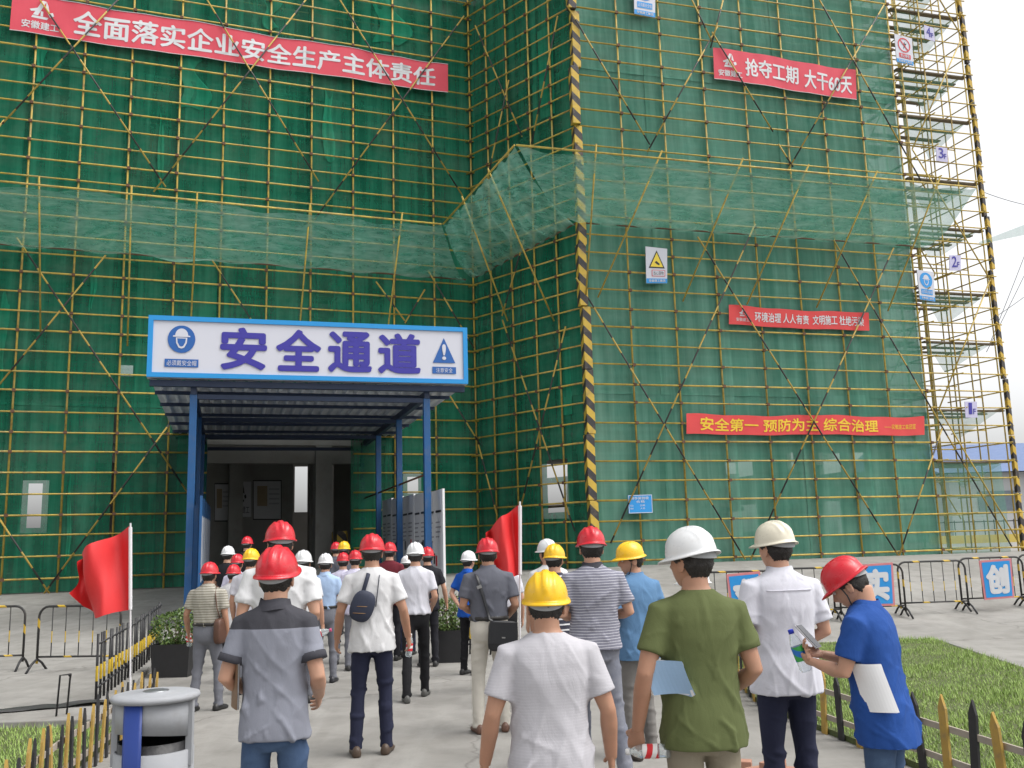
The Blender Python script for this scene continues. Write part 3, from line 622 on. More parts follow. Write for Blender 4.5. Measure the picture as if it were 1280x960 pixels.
CD = 11.4; rz = cz0 - .02; pl, pr = FC.hit(239, 600, -.35)[0], FC.hit(534, 600, -.35)[0]
MB().grid(lambda u, v: FC.p(.02 + (cw - .04) * u, rz + .05 + .035 * (1 if (int(u * 160) % 6) < 4 else -1), -.32 - (CD - .32) * v), 160, 1).build('roof_sheet', plain('grey_roof_sheet', (.62, .66, .70), .5, 0, .1, 2), cn)
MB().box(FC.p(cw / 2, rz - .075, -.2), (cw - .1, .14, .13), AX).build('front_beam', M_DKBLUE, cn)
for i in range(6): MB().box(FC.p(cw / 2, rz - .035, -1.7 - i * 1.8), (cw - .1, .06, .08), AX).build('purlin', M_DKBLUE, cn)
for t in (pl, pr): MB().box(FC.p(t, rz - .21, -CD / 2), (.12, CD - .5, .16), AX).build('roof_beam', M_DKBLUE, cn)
rowd = (.35, 4.0, 7.6, 11.1)
for d_ in rowd:
    for t in (pl, pr):
        g0 = gz(*FC.p(t, 0, -d_).xy) - .03
        b = MB().box(FC.p(t, (g0 + rz - .28) / 2, -d_), (.15, .15, rz - .28 - g0), AX); bevel(b.build('post', M_BLUEST, cn), .01)
        MB().box(FC.p(t, g0 + .045, -d_), (.28, .28, .03), AX).build('base_plate', M_BLUEST, cn)
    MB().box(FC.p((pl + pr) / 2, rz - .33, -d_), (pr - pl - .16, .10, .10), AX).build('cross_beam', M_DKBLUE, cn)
for i, (d0, d1) in enumerate(zip(rowd, rowd[1:])):                      # blue sheeting high on the closed side
    g0 = gz(*FC.p(pl, 0, -d0).xy); MB().box(FC.p(pl - .02, (rz - .3 + 2.9) / 2 , -(d0 + d1) / 2), (.03, d1 - d0 - .16, rz - .3 - 2.9), AX).build('side_sheet', M_BLUEST, cn)
pole('side_rail', FC.p(pr, 3.35, -.3), FC.p(pr, 3.35, -11), .025, M_RUST, cn)
M_POSTER = NT('poster_print'); _c = M_POSTER.coord(); _v = M_POSTER.n('TexVoronoi'); _v.inputs['Scale'].default_value = 7; M_POSTER.l(M_POSTER.mapped(_c, (1, 1, .55)), _v.inputs['Vector'])
M_POSTER.base(M_POSTER.mix(M_POSTER.math('MULTIPLY', M_POSTER.ramp(_v.outputs['Distance'], [(.1, 1), (.16, 0)]), .45), (.60, .62, .66), (.12, .16, .3))); M_POSTER.set(.4); M_POSTER = M_POSTER.m
def board(t, d_, wd, z0, h, label, heads=True, side=1):
    c = FC.p(t, z0, -d_); o = empty('display_board', c, label, 'display board', 'display boards along the passage')
    ax = (FC.n, FC.d, Z1)
    MB().box(FC.p(t, z0 + h / 2, -d_), (wd, .03, h), ax).build('panel', plain('board_white', (.78, .79, .81), .45, 0, .04) if side > 0 else M_BLUEST, o)
    for e in (-1, 1): MB().box(FC.p(t, z0 / 2 + h / 2 + gz(*c.xy) / 2 , -d_ + e * (wd / 2 + .02)), (.04, .05, z0 + h - gz(*c.xy)), ax).build('leg', M_WHITE if side > 0 else M_BLUEST, o)
    f = -side * .022; q = lambda y0, y1, za, zb, m, nm: MB().box(FC.p(t + f, z0 + h * (za + zb) / 2, -d_ + wd * (y0 + y1) / 2), (abs(wd * (y1 - y0)), .006, h * (zb - za)), ax).build(nm, m, o)
    if side > 0:
        for y0 in (-.42, .06): q(y0, y0 + .34, .74, .765, M_BLACK, 'heading_bar')
        rr = random.Random(int(d_ * 10))
        for k in range(9):
            y0 = -.42 + .48 * (k % 2); q(y0, y0 + rr.uniform(.2, .34), .62 - .055 * (k // 2), .635 - .055 * (k // 2), plain('grey_print', (.34, .34, .37), .6), 'text_line')
        for k in range(4): y0 = rr.uniform(-.4, .3); zz = rr.uniform(.12, .3); q(y0, y0 + .08, zz, zz + .12, rr.choice((M_BLACK, M_PRINTRED, M_SBLUE)), 'picture')
    else:
        for y0 in (-.36, .12): q(y0, y0 + .22, .12, .80, M_POSTER, 'picture')
for i in range(5):
    board(pr + .3, .9 + i * 1.72, 1.66, 1.05 + .04 * i, 1.95, ('white display board nearest the front canopy post', 'second white display board from the canopy front', 'third white display board from the canopy front', 'fourth white display board from the canopy front', 'innermost white display board in the passage')[i])
    board(pl + .22, .9 + i * 1.95, 1.8, .9 + .04 * i, 2.0, ('blue framed poster board by the left front canopy post', 'second poster board along the blue side of the passage', 'third poster board along the blue side of the passage', 'fourth poster board along the blue side of the passage', 'innermost poster board on the blue side of the passage')[i], side=-1)

# ------------------------------------------------------------------ the lobby inside the entrance
wall(FL, *sorted((FL.hit(366, 600, -7)[0], FL.hit(255, 600, -7)[0])), 1.13, 5.2, -7.0, [], M_CONC, .2, 'lobby_wall')
wall(FL, *sorted((FL.hit(386, 600, -7.4)[0], FL.hit(412, 600, -7.4)[0])), 1.13, 5.2, -7.4, [], M_CONC, .5, 'lobby_wall')
def lobby_board(x0, y0, x1, y1, label, emblem=False):
    S = sheet_px(FL, (x0, y1), (x1, y1), (x1, y0), (x0, y0), -6.86); o = empty('lobby_board', S.c[0], label, 'display board', 'boards on the lobby wall')
    V = [S.p(u, v, q) for q in (0, -.03) for u, v in ((0, 0), (1, 0), (1, 1), (0, 1))]
    MB().add(V, [(0, 1, 2, 3), (7, 6, 5, 4), (0, 4, 5, 1), (1, 5, 6, 2), (2, 6, 7, 3), (3, 7, 4, 0)]).build('panel', plain('lobby_panel', (.5, .5, .52), .5, 0, .08), o)
    if emblem: logo(S, o, M_BLACK, (.25, .42, .75, .92)); S.text('安徽建工', M_BLACK, o, (.1, .1, .9, .3), .01)
    else:
        for bx in ((0, 0, 1, .03), (0, .97, 1, 1), (0, .03, .03, .97), (.97, .03, 1, .97)): S.rect('border', M_BLACK, o, bx)
        S.rect('picture', plain('poster_ochre', (.30, .22, .12), .5), o, (.15, .35, .5, .85)); 
        for k in range(4): S.rect('text_line', plain('grey_print', (.34, .34, .37), .6), o, (.56, .75 - .12 * k, .92, .79 - .12 * k))
lobby_board(290, 602, 314, 646, 'emblem board on the dim lobby wall', True); lobby_board(316, 600, 352, 650, 'framed poster on the lobby wall beside the emblem'); lobby_board(268, 604, 287, 652, 'framed poster on the lobby wall nearest the blue side')
for x in (415, 428):
    q = FL.hit(x, 660, -1.2); p_ = FL.p(q[0], 1.12, -1.2 - (.8 if x < 420 else 0)); o = empty('column_guard', p_, 'striped guard around the %s lobby column foot' % ('nearer' if x > 420 else 'deeper'), 'warning post', 'striped guards in the lobby')
    MB().box((0, 0, .6), (.3, .3, 1.2)).build('guard_board', M_GUARD, o, world=False)
# ------------------------------------------------------------------ people
def fast_mesh(name, V, F, smooth=True):
    V = np.asarray(V, np.float32); F = np.asarray(F, np.int32); me = bpy.data.meshes.new(name); n = len(F); k = F.shape[1]
    me.vertices.add(len(V)); me.vertices.foreach_set('co', V.ravel()); me.loops.add(n * k); me.loops.foreach_set('vertex_index', F.ravel())
    me.polygons.add(n); me.polygons.foreach_set('loop_start', np.arange(0, n * k, k, dtype=np.int32))
    me.polygons.foreach_set('use_smooth', np.full(n, smooth)); me.update(calc_edges=True); me.validate(); return me
RJ = []
def remesh_job(mb, voxel, it=4):
    me = mb.mesh('job'); o = bpy.data.objects.new('job', me); TMP.collection.objects.link(o)
    m = o.modifiers.new('r', 'REMESH'); m.mode = 'VOXEL'; m.voxel_size = voxel
    s_ = o.modifiers.new('s', 'SMOOTH'); s_.factor = .5; s_.iterations = it
    RJ.append([o, None]); return len(RJ) - 1
def run_jobs():
    dg = tmp_dg()
    for j in RJ:
        ev = j[0].evaluated_get(dg); me = ev.to_mesh(); nv = len(me.vertices); V = np.zeros(nv * 3, np.float32); me.vertices.foreach_get('co', V)
        N = np.zeros(nv * 3, np.float32); me.vertices.foreach_get('normal', N); L = np.zeros(len(me.loops), np.int32); me.loops.foreach_get('vertex_index', L)
        j[1] = (V.reshape(-1, 3).astype(float), N.reshape(-1, 3).astype(float), L.reshape(-1, 4)); ev.to_mesh_clear()
    for j in RJ: bpy.data.objects.remove(j[0])
def v3(*a): return np.array(a, float)
def loft(mb, rings, n=28, e=2.3, ry=0):
    """closed stack of superellipse rings: z, half width, half depth, centre y"""
    V = []
    for z, hw, hd, cy in rings:
        for k in range(n):
            a = 2 * math.pi * k / n; c, s_ = math.cos(a), math.sin(a)
            V.append((hw * math.copysign(abs(c) ** (2 / e), c), cy + hd * math.copysign(abs(s_) ** (2 / e), s_), z))
    m = len(rings); F = [(i * n + k, i * n + (k + 1) % n, (i + 1) * n + (k + 1) % n, (i + 1) * n + k) for i in range(m - 1) for k in range(n)]
    F += [tuple(range(n - 1, -1, -1)), tuple((m - 1) * n + k for k in range(n))]; mb.add(V, F)
def unit(a): a = np.asarray(a, float); return a / (np.linalg.norm(a) + 1e-9)
def hand_geo(mb, W, d, pn, side, curl=.5, n=8):
    d = unit(d); pn = unit(pn - d * np.dot(pn, d)); s_ = np.cross(d, pn) * side
    mb.tube([W - d * .025, W + d * .005, W + d * .04, W + d * .075, W + d * .092], [(.024, .019), (.027, .018), (.038, .0165), (.041, .0145), (.036, .010)], 14, ref=s_)
    for i, L in enumerate((.072, .080, .074, .058)):
        p = W + d * (.084 - .004 * abs(i - 1)) + s_ * (.0305 - .0205 * i); pts = [p - d * .02, p]; a = 0
        for f, ca in ((.45, .75), (.31, 1.0), (.24, .7)):
            a += curl * ca; p = p + (d * math.cos(a) + pn * math.sin(a) + s_ * .05 * (1.5 - i)) * L * f; pts.append(p)
        r = (.0092, .0098, .0095, .008)[i]; mb.tube(pts, [r, r, r * .97, r * .9, r * .72], n)
    p = W + d * .022 + s_ * .026; t1 = unit(d * .66 + s_ * .62 + pn * (.25 + .4 * curl)); t2 = unit(d * .85 + s_ * (.25 - .35 * curl) + pn * (.3 + .5 * curl))
    mb.tube([p - t1 * .012, p, p + t1 * .042, p + t1 * .042 + t2 * .03, p + t1 * .042 + t2 * .036], [.014, .0135, .0112, .0096, .006], n)
HC0 = v3(0, .012, 1.590)
def head_rt(nu=48, nv=30, hair=False, seed=0, long=0):
    th = np.linspace(0, 2 * np.pi, nu, endpoint=False); ph = np.linspace(-np.pi / 2 + .04, np.pi / 2 - .04, nv + 1); T, P_ = np.meshgrid(th, ph)
    dx, dy, dz = np.sin(T) * np.cos(P_), np.cos(T) * np.cos(P_), np.sin(P_); r = 1 / np.sqrt((dx / .076) ** 2 + (dy / .099) ** 2 + (dz / .119) ** 2)
    x, y, z = dx * r, dy * r, dz * r; fr = np.clip(dy * 3, 0, 1)
    t = np.clip((-z - .015) / .1, 0, 1); x = x * (1 - .27 * t); y = np.where(y < 0, y * (1 - .42 * t), y * .95 + .012 * t)
    G = lambda a, b: np.exp(-(a ** 2)) * np.exp(-(b ** 2))
    y = y + fr * (.023 * G(x / .012, (z + .024) / .017) + .011 * G(x / .010, (z + .002) / .022) - .010 * G((np.abs(x) - .031) / .014, (z - .010) / .012) + .0045 * G(x / .055, (z - .030) / .009)
         + .006 * G(x / .021, (z + .058) / .006) + .006 * G(x / .019, (z + .071) / .006) - .004 * G(x / .024, (z + .0645) / .003) + .008 * G(x / .022, (z + .098) / .016) + .004 * G((np.abs(x) - .045) / .016, (z + .02) / .02))
    if hair:
        rs = np.random.default_rng(seed); line = np.where(y > .045, .055 + .0 * z, np.where(y > .004, .0, np.where(y > -.03, -.012, -.078 - long)))
        line = -.092 - long + (.092 + long - .0) * sstep(-.055, -.005, y) + .055 * sstep(.025, .075, y)
        mk = sstep(-.012, .01, z - line); off = -.004 + mk * (.013 + .003 * np.sin(T * 23 + 9 * z * 40) + .002 * rs.normal(size=T.shape))
        k = 1 + off / np.sqrt(x * x + y * y + z * z); x, y, z = x * k, y * k, z * k
    V = np.stack([x, y, z], -1).reshape(-1, 3); W = nu
    F = [(j * W + i, j * W + (i + 1) % W, (j + 1) * W + (i + 1) % W, (j + 1) * W + i) for j in range(nv) for i in range(nu)]
    return V, np.array(F)
HEAD_V, HEAD_F = head_rt()
def ear_geo(side):
    V = []; nu, nv = 14, 8
    for j in range(nv + 1):
        b = -math.pi / 2 + .05 + (math.pi - .1) * j / nv
        for i in range(nu):
            a = 2 * math.pi * i / nu; q = v3(.011 * math.cos(b) * math.cos(a), .020 * math.cos(b) * math.sin(a), .033 * math.sin(b)); dish = -.006 * math.exp(-((q[1] / .010) ** 2) - ((q[2] - .005) / .016) ** 2)
            V.append((side * (.0765 + q[0] + dish * (q[0] > 0) + .004 * (q[1] < 0)), -.006 + q[1] - .25 * q[2] * .3, -.012 + q[2]))
    return np.array(V), np.array([(j * nu + i, j * nu + (i + 1) % nu, (j + 1) * nu + (i + 1) % nu, (j + 1) * nu + i) for j in range(nv) for i in range(nu)])
def helmet_mesh():
    nu = 72; rings = []
    def br(th):                                                         # how far the brim stands out
        c = math.cos(th); return .011 + .006 * max(0, -c) + .036 * max(0, c) ** 2.2
    def ring(fn): rings.append([fn(2 * math.pi * i / nu) for i in range(nu)])
    def dome(psi, sh=0.0):
        def fn(th):
            ax, ay, h = .102 - sh, .123 - sh, .116 - sh; cp = math.cos(psi) ** .82; x, y = ax * cp * math.sin(th), ay * cp * math.cos(th); z = h * math.sin(psi) ** 1.02
            if sh == 0:
                up = float(sstep(.25, .6, psi)); q = abs(x)
                rd = up * (.0085 * (1 - float(sstep(.011, .017, q))) + .005 * (1 - float(sstep(.004, .009, abs(q - .043)))) * float(sstep(.0, .05, abs(y) + .05)))
                L = math.sqrt(x * x + y * y + z * z); k = 1 + rd / L; x, y, z = x * k, y * k, z * k
            return (x, y, z)
        return fn
    for k in range(17): ring(dome(math.pi / 2 - .03 - (math.pi / 2 - .03) * k / 16))
    base = lambda th, e, z: ((.102 + e) * math.sin(th), (.123 + e) * math.cos(th), z + .006 * math.cos(2 * th) - .010 * max(0, math.cos(th)) ** 2 * (e / .05))
    ring(lambda th: base(th, .002, -.003)); ring(lambda th: base(th, br(th) * .5, -.006)); ring(lambda th: base(th, br(th), -.012)); ring(lambda th: base(th, br(th) + .001, -.017)); ring(lambda th: base(th, br(th) - .003, -.016)); ring(lambda th: base(th, br(th) * .5, -.0095)); ring(lambda th: base(th, -.004, -.007))
    for k in range(9): ring(dome(.02 + (math.pi / 2 - .06) * k / 8, .004))
    V = [p for r in rings for p in r]; m = len(rings)
    F = [(i * nu + k, (i + 1) * nu + k, (i + 1) * nu + (k + 1) % nu, i * nu + (k + 1) % nu) for i in range(m - 1) for k in range(nu)]
    b = MB().add(V, F + [tuple(range(nu)), tuple((m - 1) * nu + k for k in range(nu - 1, -1, -1))]); return b.mesh('helmet', smooth=True)
HELMET = helmet_mesh()
hb = MB().grid(lambda u, v: (.097 * math.sin(math.pi * (.62 + .76 * u)), .117 * math.cos(math.pi * (.62 + .76 * u)), -.008 - .030 * v * math.sin(math.pi * u) ** .5), 18, 2); HEADBAND = hb.mesh('headband', smooth=True)
M_SKIN = {}
def skin(tone):
    if tone not in M_SKIN:
        m = NT('skin'); co = m.coord(); c = ((.50, .29, .20), (.42, .235, .155), (.56, .35, .255))[tone]
        m.base(m.mix(m.ramp(m.noise(co, 9, 5), [(.3, 0), (.7, 1)]), vary(c, .88), (c[0] * 1.06, c[1] * .98, c[2] * .96))); m.set(.5, 0, .35); m.b.inputs['Subsurface Weight'].default_value = .08; m.b.inputs['Subsurface Radius'].default_value = (.012, .005, .003); m.b.inputs['Subsurface Scale'].default_value = .5
        m.bump(m.noise(co, 160, 3), .12, .002); M_SKIN[tone] = m.m
    return M_SKIN[tone]
M_HAIR = NT('dark_hair'); _c = M_HAIR.coord(); M_HAIR.base(M_HAIR.mix(M_HAIR.noise(M_HAIR.mapped(_c, (90, 90, 12)), 3, 3), (.008, .007, .006), (.03, .025, .022))); M_HAIR.set(.5); M_HAIR.bump(M_HAIR.noise(M_HAIR.mapped(_c, (110, 110, 14)), 3, 3), .9, .006); M_HAIR = M_HAIR.m
def cloth(name, c, stripe=None, yoke=None, denim=False, sheen=0):
    if name in MATS: return MATS[name]
    m = NT(name); co = m.coord(); sp = m.n('SeparateXYZ'); m.l(co, sp.inputs[0]); z = sp.outputs['Z']
    col = m.mix(m.noise(co, 5, 5, .6), vary(c, .86), vary(c, 1.1))
    if stripe:
        c2, period, duty = stripe; zz = m.math('ADD', z, m.math('MULTIPLY', m.noise(co, 7, 2), .012))
        col = m.mix(m.math('GREATER_THAN', m.math('FRACT', m.math('MULTIPLY', zz, 1 / period)), duty), c2, col)
    if yoke: c2, z0 = yoke; col = m.mix(m.math('GREATER_THAN', z, z0), col, c2)
    if denim: col = m.mix(m.math('MULTIPLY', m.ramp(m.noise(co, 4.5, 5, .7), [(.45, 0), (.75, 1)]), .55), col, vary((c[0] * 1.6, c[1] * 1.5, c[2] * 1.3), 1.25))
    m.base(col); m.set(.88, 0, .2)
    wv = m.n('TexNoise'); wv.inputs['Scale'].default_value = 330; m.l(co, wv.inputs['Vector'])
    cr = m.noise(m.mapped(co, (1, 1, .55), (0, .5, 0)), 11, 4, .55, .9); h = m.math('ADD', m.math('MULTIPLY', wv.outputs['Fac'], .12), cr); m.bump(h, .45, .012)
    MATS[name] = m.m; return m.m
def mat_helmet(name, c):
    if name in MATS: return MATS[name]
    m = NT(name); co = m.coord(); d = m.ramp(m.noise(co, 14, 6, .65), [(.52, 0), (.75, 1)])
    m.base(m.mix(m.math('MULTIPLY', d, .25), m.mix(m.noise(co, 6, 3), vary(c, .93), vary(c, 1.05)), vary((.35, .3, .26), .8))); m.set(.28)
    m.l(m.math('MULTIPLY_ADD', m.noise(co, 40, 4), .3, .16), m.b.inputs['Roughness']); m.bump(m.noise(co, 60, 3), .03, .001); MATS[name] = m.m; return m.m
HEL = {'red': (.56, .012, .025), 'yellow': (.80, .47, .01), 'white': (.66, .67, .68), 'cream': (.66, .62, .50)}
M_STRAP = plain('grey_strap', (.30, .31, .32), .7)
def wrinkle(V, N, seed, amp, mode):
    r = np.random.default_rng(seed); x, y, z = V.T; d = np.zeros(len(V)); ang = np.arctan2(x, -y)
    for i in range(7):
        if mode == 'shirt': kz, ka = r.uniform(8, 46) * r.choice((-1, 1)), r.uniform(2, 8) * r.choice((-1, 1))
        else: kz, ka = r.uniform(24, 66) * r.choice((-1, 1)), r.uniform(1, 4) * r.choice((-1, 1))
        w_ = 1.3 * np.sin(6 * z + 3 * x + r.uniform(0, 6)) + .9 * np.sin(11 * z - 8 * x + r.uniform(0, 6)); f = kz * z + ka * ang * 1.2 + w_ + r.uniform(0, 6)
        mask = np.clip(.5 + .9 * np.sin(4 * z * r.uniform(.6, 1.6) + 2.2 * ang * r.uniform(.4, 1) + r.uniform(0, 6)), 0, 1); d += (1 - 2 * np.abs(np.sin(f / 2)) ** .7) * mask ** 1.5
    d = np.clip(d / 1.3, -.9, 2.2)
    if mode == 'shirt': k = .55 + .9 * np.clip((1.36 - z) / .5, 0, 1)
    else: k = .5 + .9 * np.exp(-((z - .46) / .13) ** 2) + .9 * np.exp(-((z - .12) / .1) ** 2) + .3 * np.exp(-((z - .80) / .05) ** 2); k = k * np.clip((.93 - z) / .1, 0, 1)
    return V + N * (d * k * amp)[:, None]
ARM = {'down': ((.238, -.03, 1.115), (.252, .055, .872)), 'front': ((.25, -.03, 1.13), (.10, .185, 1.10)), 'belly': ((.255, -.03, 1.125), (.07, .19, 1.02)), 'back': ((.275, -.10, 1.14), (.07, -.185, 1.0)), 'out': ((.275, -.04, 1.125), (.325, .08, .90)), 'half': ((.25, -.06, 1.12), (.21, .16, 1.0))}
PPL = {}
SH_RINGS = [(.95, .174, .128, -.004), (1.03, .163, .118, -.002), (1.15, .160, .114, -.005), (1.27, .167, .118, -.012), (1.345, .169, .111, -.016), (1.395, .162, .097, -.02), (1.43, .136, .081, -.024), (1.455, .094, .069, -.024), (1.474, .068, .062, -.02)]
def person(key, px, ytop, Y, label, helmet, shirt, pants, shoes=(.02, .02, .02), head=0, hyaw=0, hpitch=0, tilt=0, girth=1.0, L='down', Rr='down', hem=.80, tuck=False, sleeve=.74, collar=None, stance=((-.10, 0), (.10, .02)), tone=0, hz=None, face=False, strap=False, lean=0, curl=(.5, .5), palm=None, cuff=None, long=0):
    p = at(px, ytop, Y); g0 = gz(p.x, Y); k = (p.z - g0) / 1.752
    x0 = p.x
    root = empty('person', (x0, Y, g0), label, 'person', 'visitors in hard hats', R(head)); root.scale = (k, k, k)
    near = Y < 6.2; mid = Y < 10; vox = .0085 if near else (.0115 if mid else .017); gw, gd = girth, girth ** 1.3
    P = dict(root=root, k=k, near=near, g=girth, label=label); arms = []
    for s_, a, cu in ((-1, L, curl[0]), (1, Rr, curl[1])):
        E, Wr = [v3(q[0] * s_ * .89, q[1], q[2]) for q in ((ARM[a] if isinstance(a, str) else a)[:2])]; arms.append((s_, v3(s_ * .160 * gw, -.015, 1.376), E + v3(s_ * (gw - 1) * .15, 0, 0), Wr, cu, a))
    P['arms'] = arms
    # clothes and skin, as blended volumes
    sh = MB(); z0 = .98 if tuck else hem
    rings = [(z0, .160, .112, 0)] + [q for q in SH_RINGS if q[0] > z0 + .05]
    if not tuck: rings = [(z0, .182, .136, -.004)] + ([(z0 + .07, .180, .134, -.004)] if z0 < .85 else []) + [q for q in SH_RINGS if q[0] > z0 + .09]
    P['rings'] = [(a, b * gw, c * gd, d + lean * (a - .9)) for a, b, c, d in rings]; loft(sh, P['rings'])
    bd = MB(); loft(bd, [(z, w_ * gw * .88, d_ * gd * .85, c_ + lean * (z - .9)) for z, w_, d_, c_ in [(.82, .16, .10, 0), (.95, .16, .105, 0)] + SH_RINGS[1:]], 20)
    lo = v3(0, lean * .5, 0)
    P['tips'] = []
    for s_, S0, E, Wr, cu, a in arms:
        S1 = S0 + lo; E1, W1 = E + lo, Wr + lo; f = sleeve
        if f <= 1: sh.tube([v3(s_ * .08, -.018, 1.375) + lo, v3(s_ * .12, -.018, 1.385) + lo, S1, S1 + (E1 - S1) * f * .5, S1 + (E1 - S1) * f], [(.056, .056), (.060, .060), (.061 * gw, .061 * gw), (.060 * gw, .059 * gw), (.064 * gw, .060 * gw)], 16)
        else: sh.tube([v3(s_ * .10, -.018, 1.385) + lo, S1, (S1 + E1) / 2, E1, (E1 + W1) / 2, E1 + (W1 - E1) * .95], [.056, .060 * gw, .056, .050, .045, .038], 16)
        bd.tube([v3(s_ * .09, -.015, 1.37) + lo, S1, S1 * .45 + E1 * .55, E1, E1 + (W1 - E1) * .3, W1, W1 + unit(W1 - E1) * .015], [.046, .048, .043 * gw, .037, .0405, (.029, .0235), (.027, .02)], 14)
        P['tips'].append((W1, unit(W1 - E1)))
        if cuff: P.setdefault('cuffs', []).append((S1 + (E1 - S1) * (f - .13), S1 + (E1 - S1) * (f + .01)))
    bd.tube([v3(0, -.022, 1.40) + lo, v3(0, -.014, 1.47) + lo, v3(0, .004, 1.56) + lo], [.066, (.060, .062), (.056, .062)], 16)
    tr = MB(); loft(tr, ([(1.05, .150 * gw, .103 * gd, 0)] if tuck else []) + [(.96, .158 * gw, .106 * gd, 0), (.89, .162 * gw, .109 * gd, -.006), (.81, .150 * gw, .103 * gd, -.004), (.775, .11, .08, 0)], 24)
    feet = []
    for s_, (fx, fy) in ((-1, stance[0]), (1, stance[1])):
        hip = v3(s_ * .080, 0, .90); ank = v3(fx, fy - .02, .085); kn = (hip + ank) / 2 + v3(s_ * .008, .028 + .06 * max(0, -fy), .02)
        tr.tube([hip, hip * .62 + kn * .38, kn, kn * .5 + ank * .5, ank + v3(0, 0, .02), ank - v3(0, -.004, .035)], [(.077 * gw, .088), (.077 * gw, .084), (.065, .069), (.060, .065), (.057, .062), (.060, .068)], 16, ref=(1, 0, 0))
        bd.tube([hip, kn, ank, ank - v3(0, 0, .04)], [.058, .04, .032, .03], 10); feet.append((ank, s_))
    P['jobs'] = dict(shirt=remesh_job(sh, vox, 9 if near else 5), trousers=remesh_job(tr, vox * 1.15, 3), body=remesh_job(bd, .0095 if near else vox, 4))
    hd = MB()
    for (W1, d_), (s_, S0, E, Wr, cu, a) in zip(P['tips'], arms):
        pn = v3(-s_, .25, 0) if not (isinstance(a, tuple) and len(a) > 2) else v3(*a[2]); hand_geo(hd, W1, d_, pn, s_, cu)
    P['jobs']['hands'] = remesh_job(hd, .0042 if near else (.006 if mid else .009), 2)
    P.update(feet=feet, mats=(shirt, pants), shoes=shoes, lo=lo, hrot=(R(hyaw), R(hpitch)), tilt=R(tilt), helmet=helmet, tone=tone, collar=collar, seed=len(PPL) * 7 + 3, face=face, strap=strap, cuffm=cuff, far=not mid, tuck=tuck, long=long, hemz=z0, key=key)
    PPL[key] = P; return P
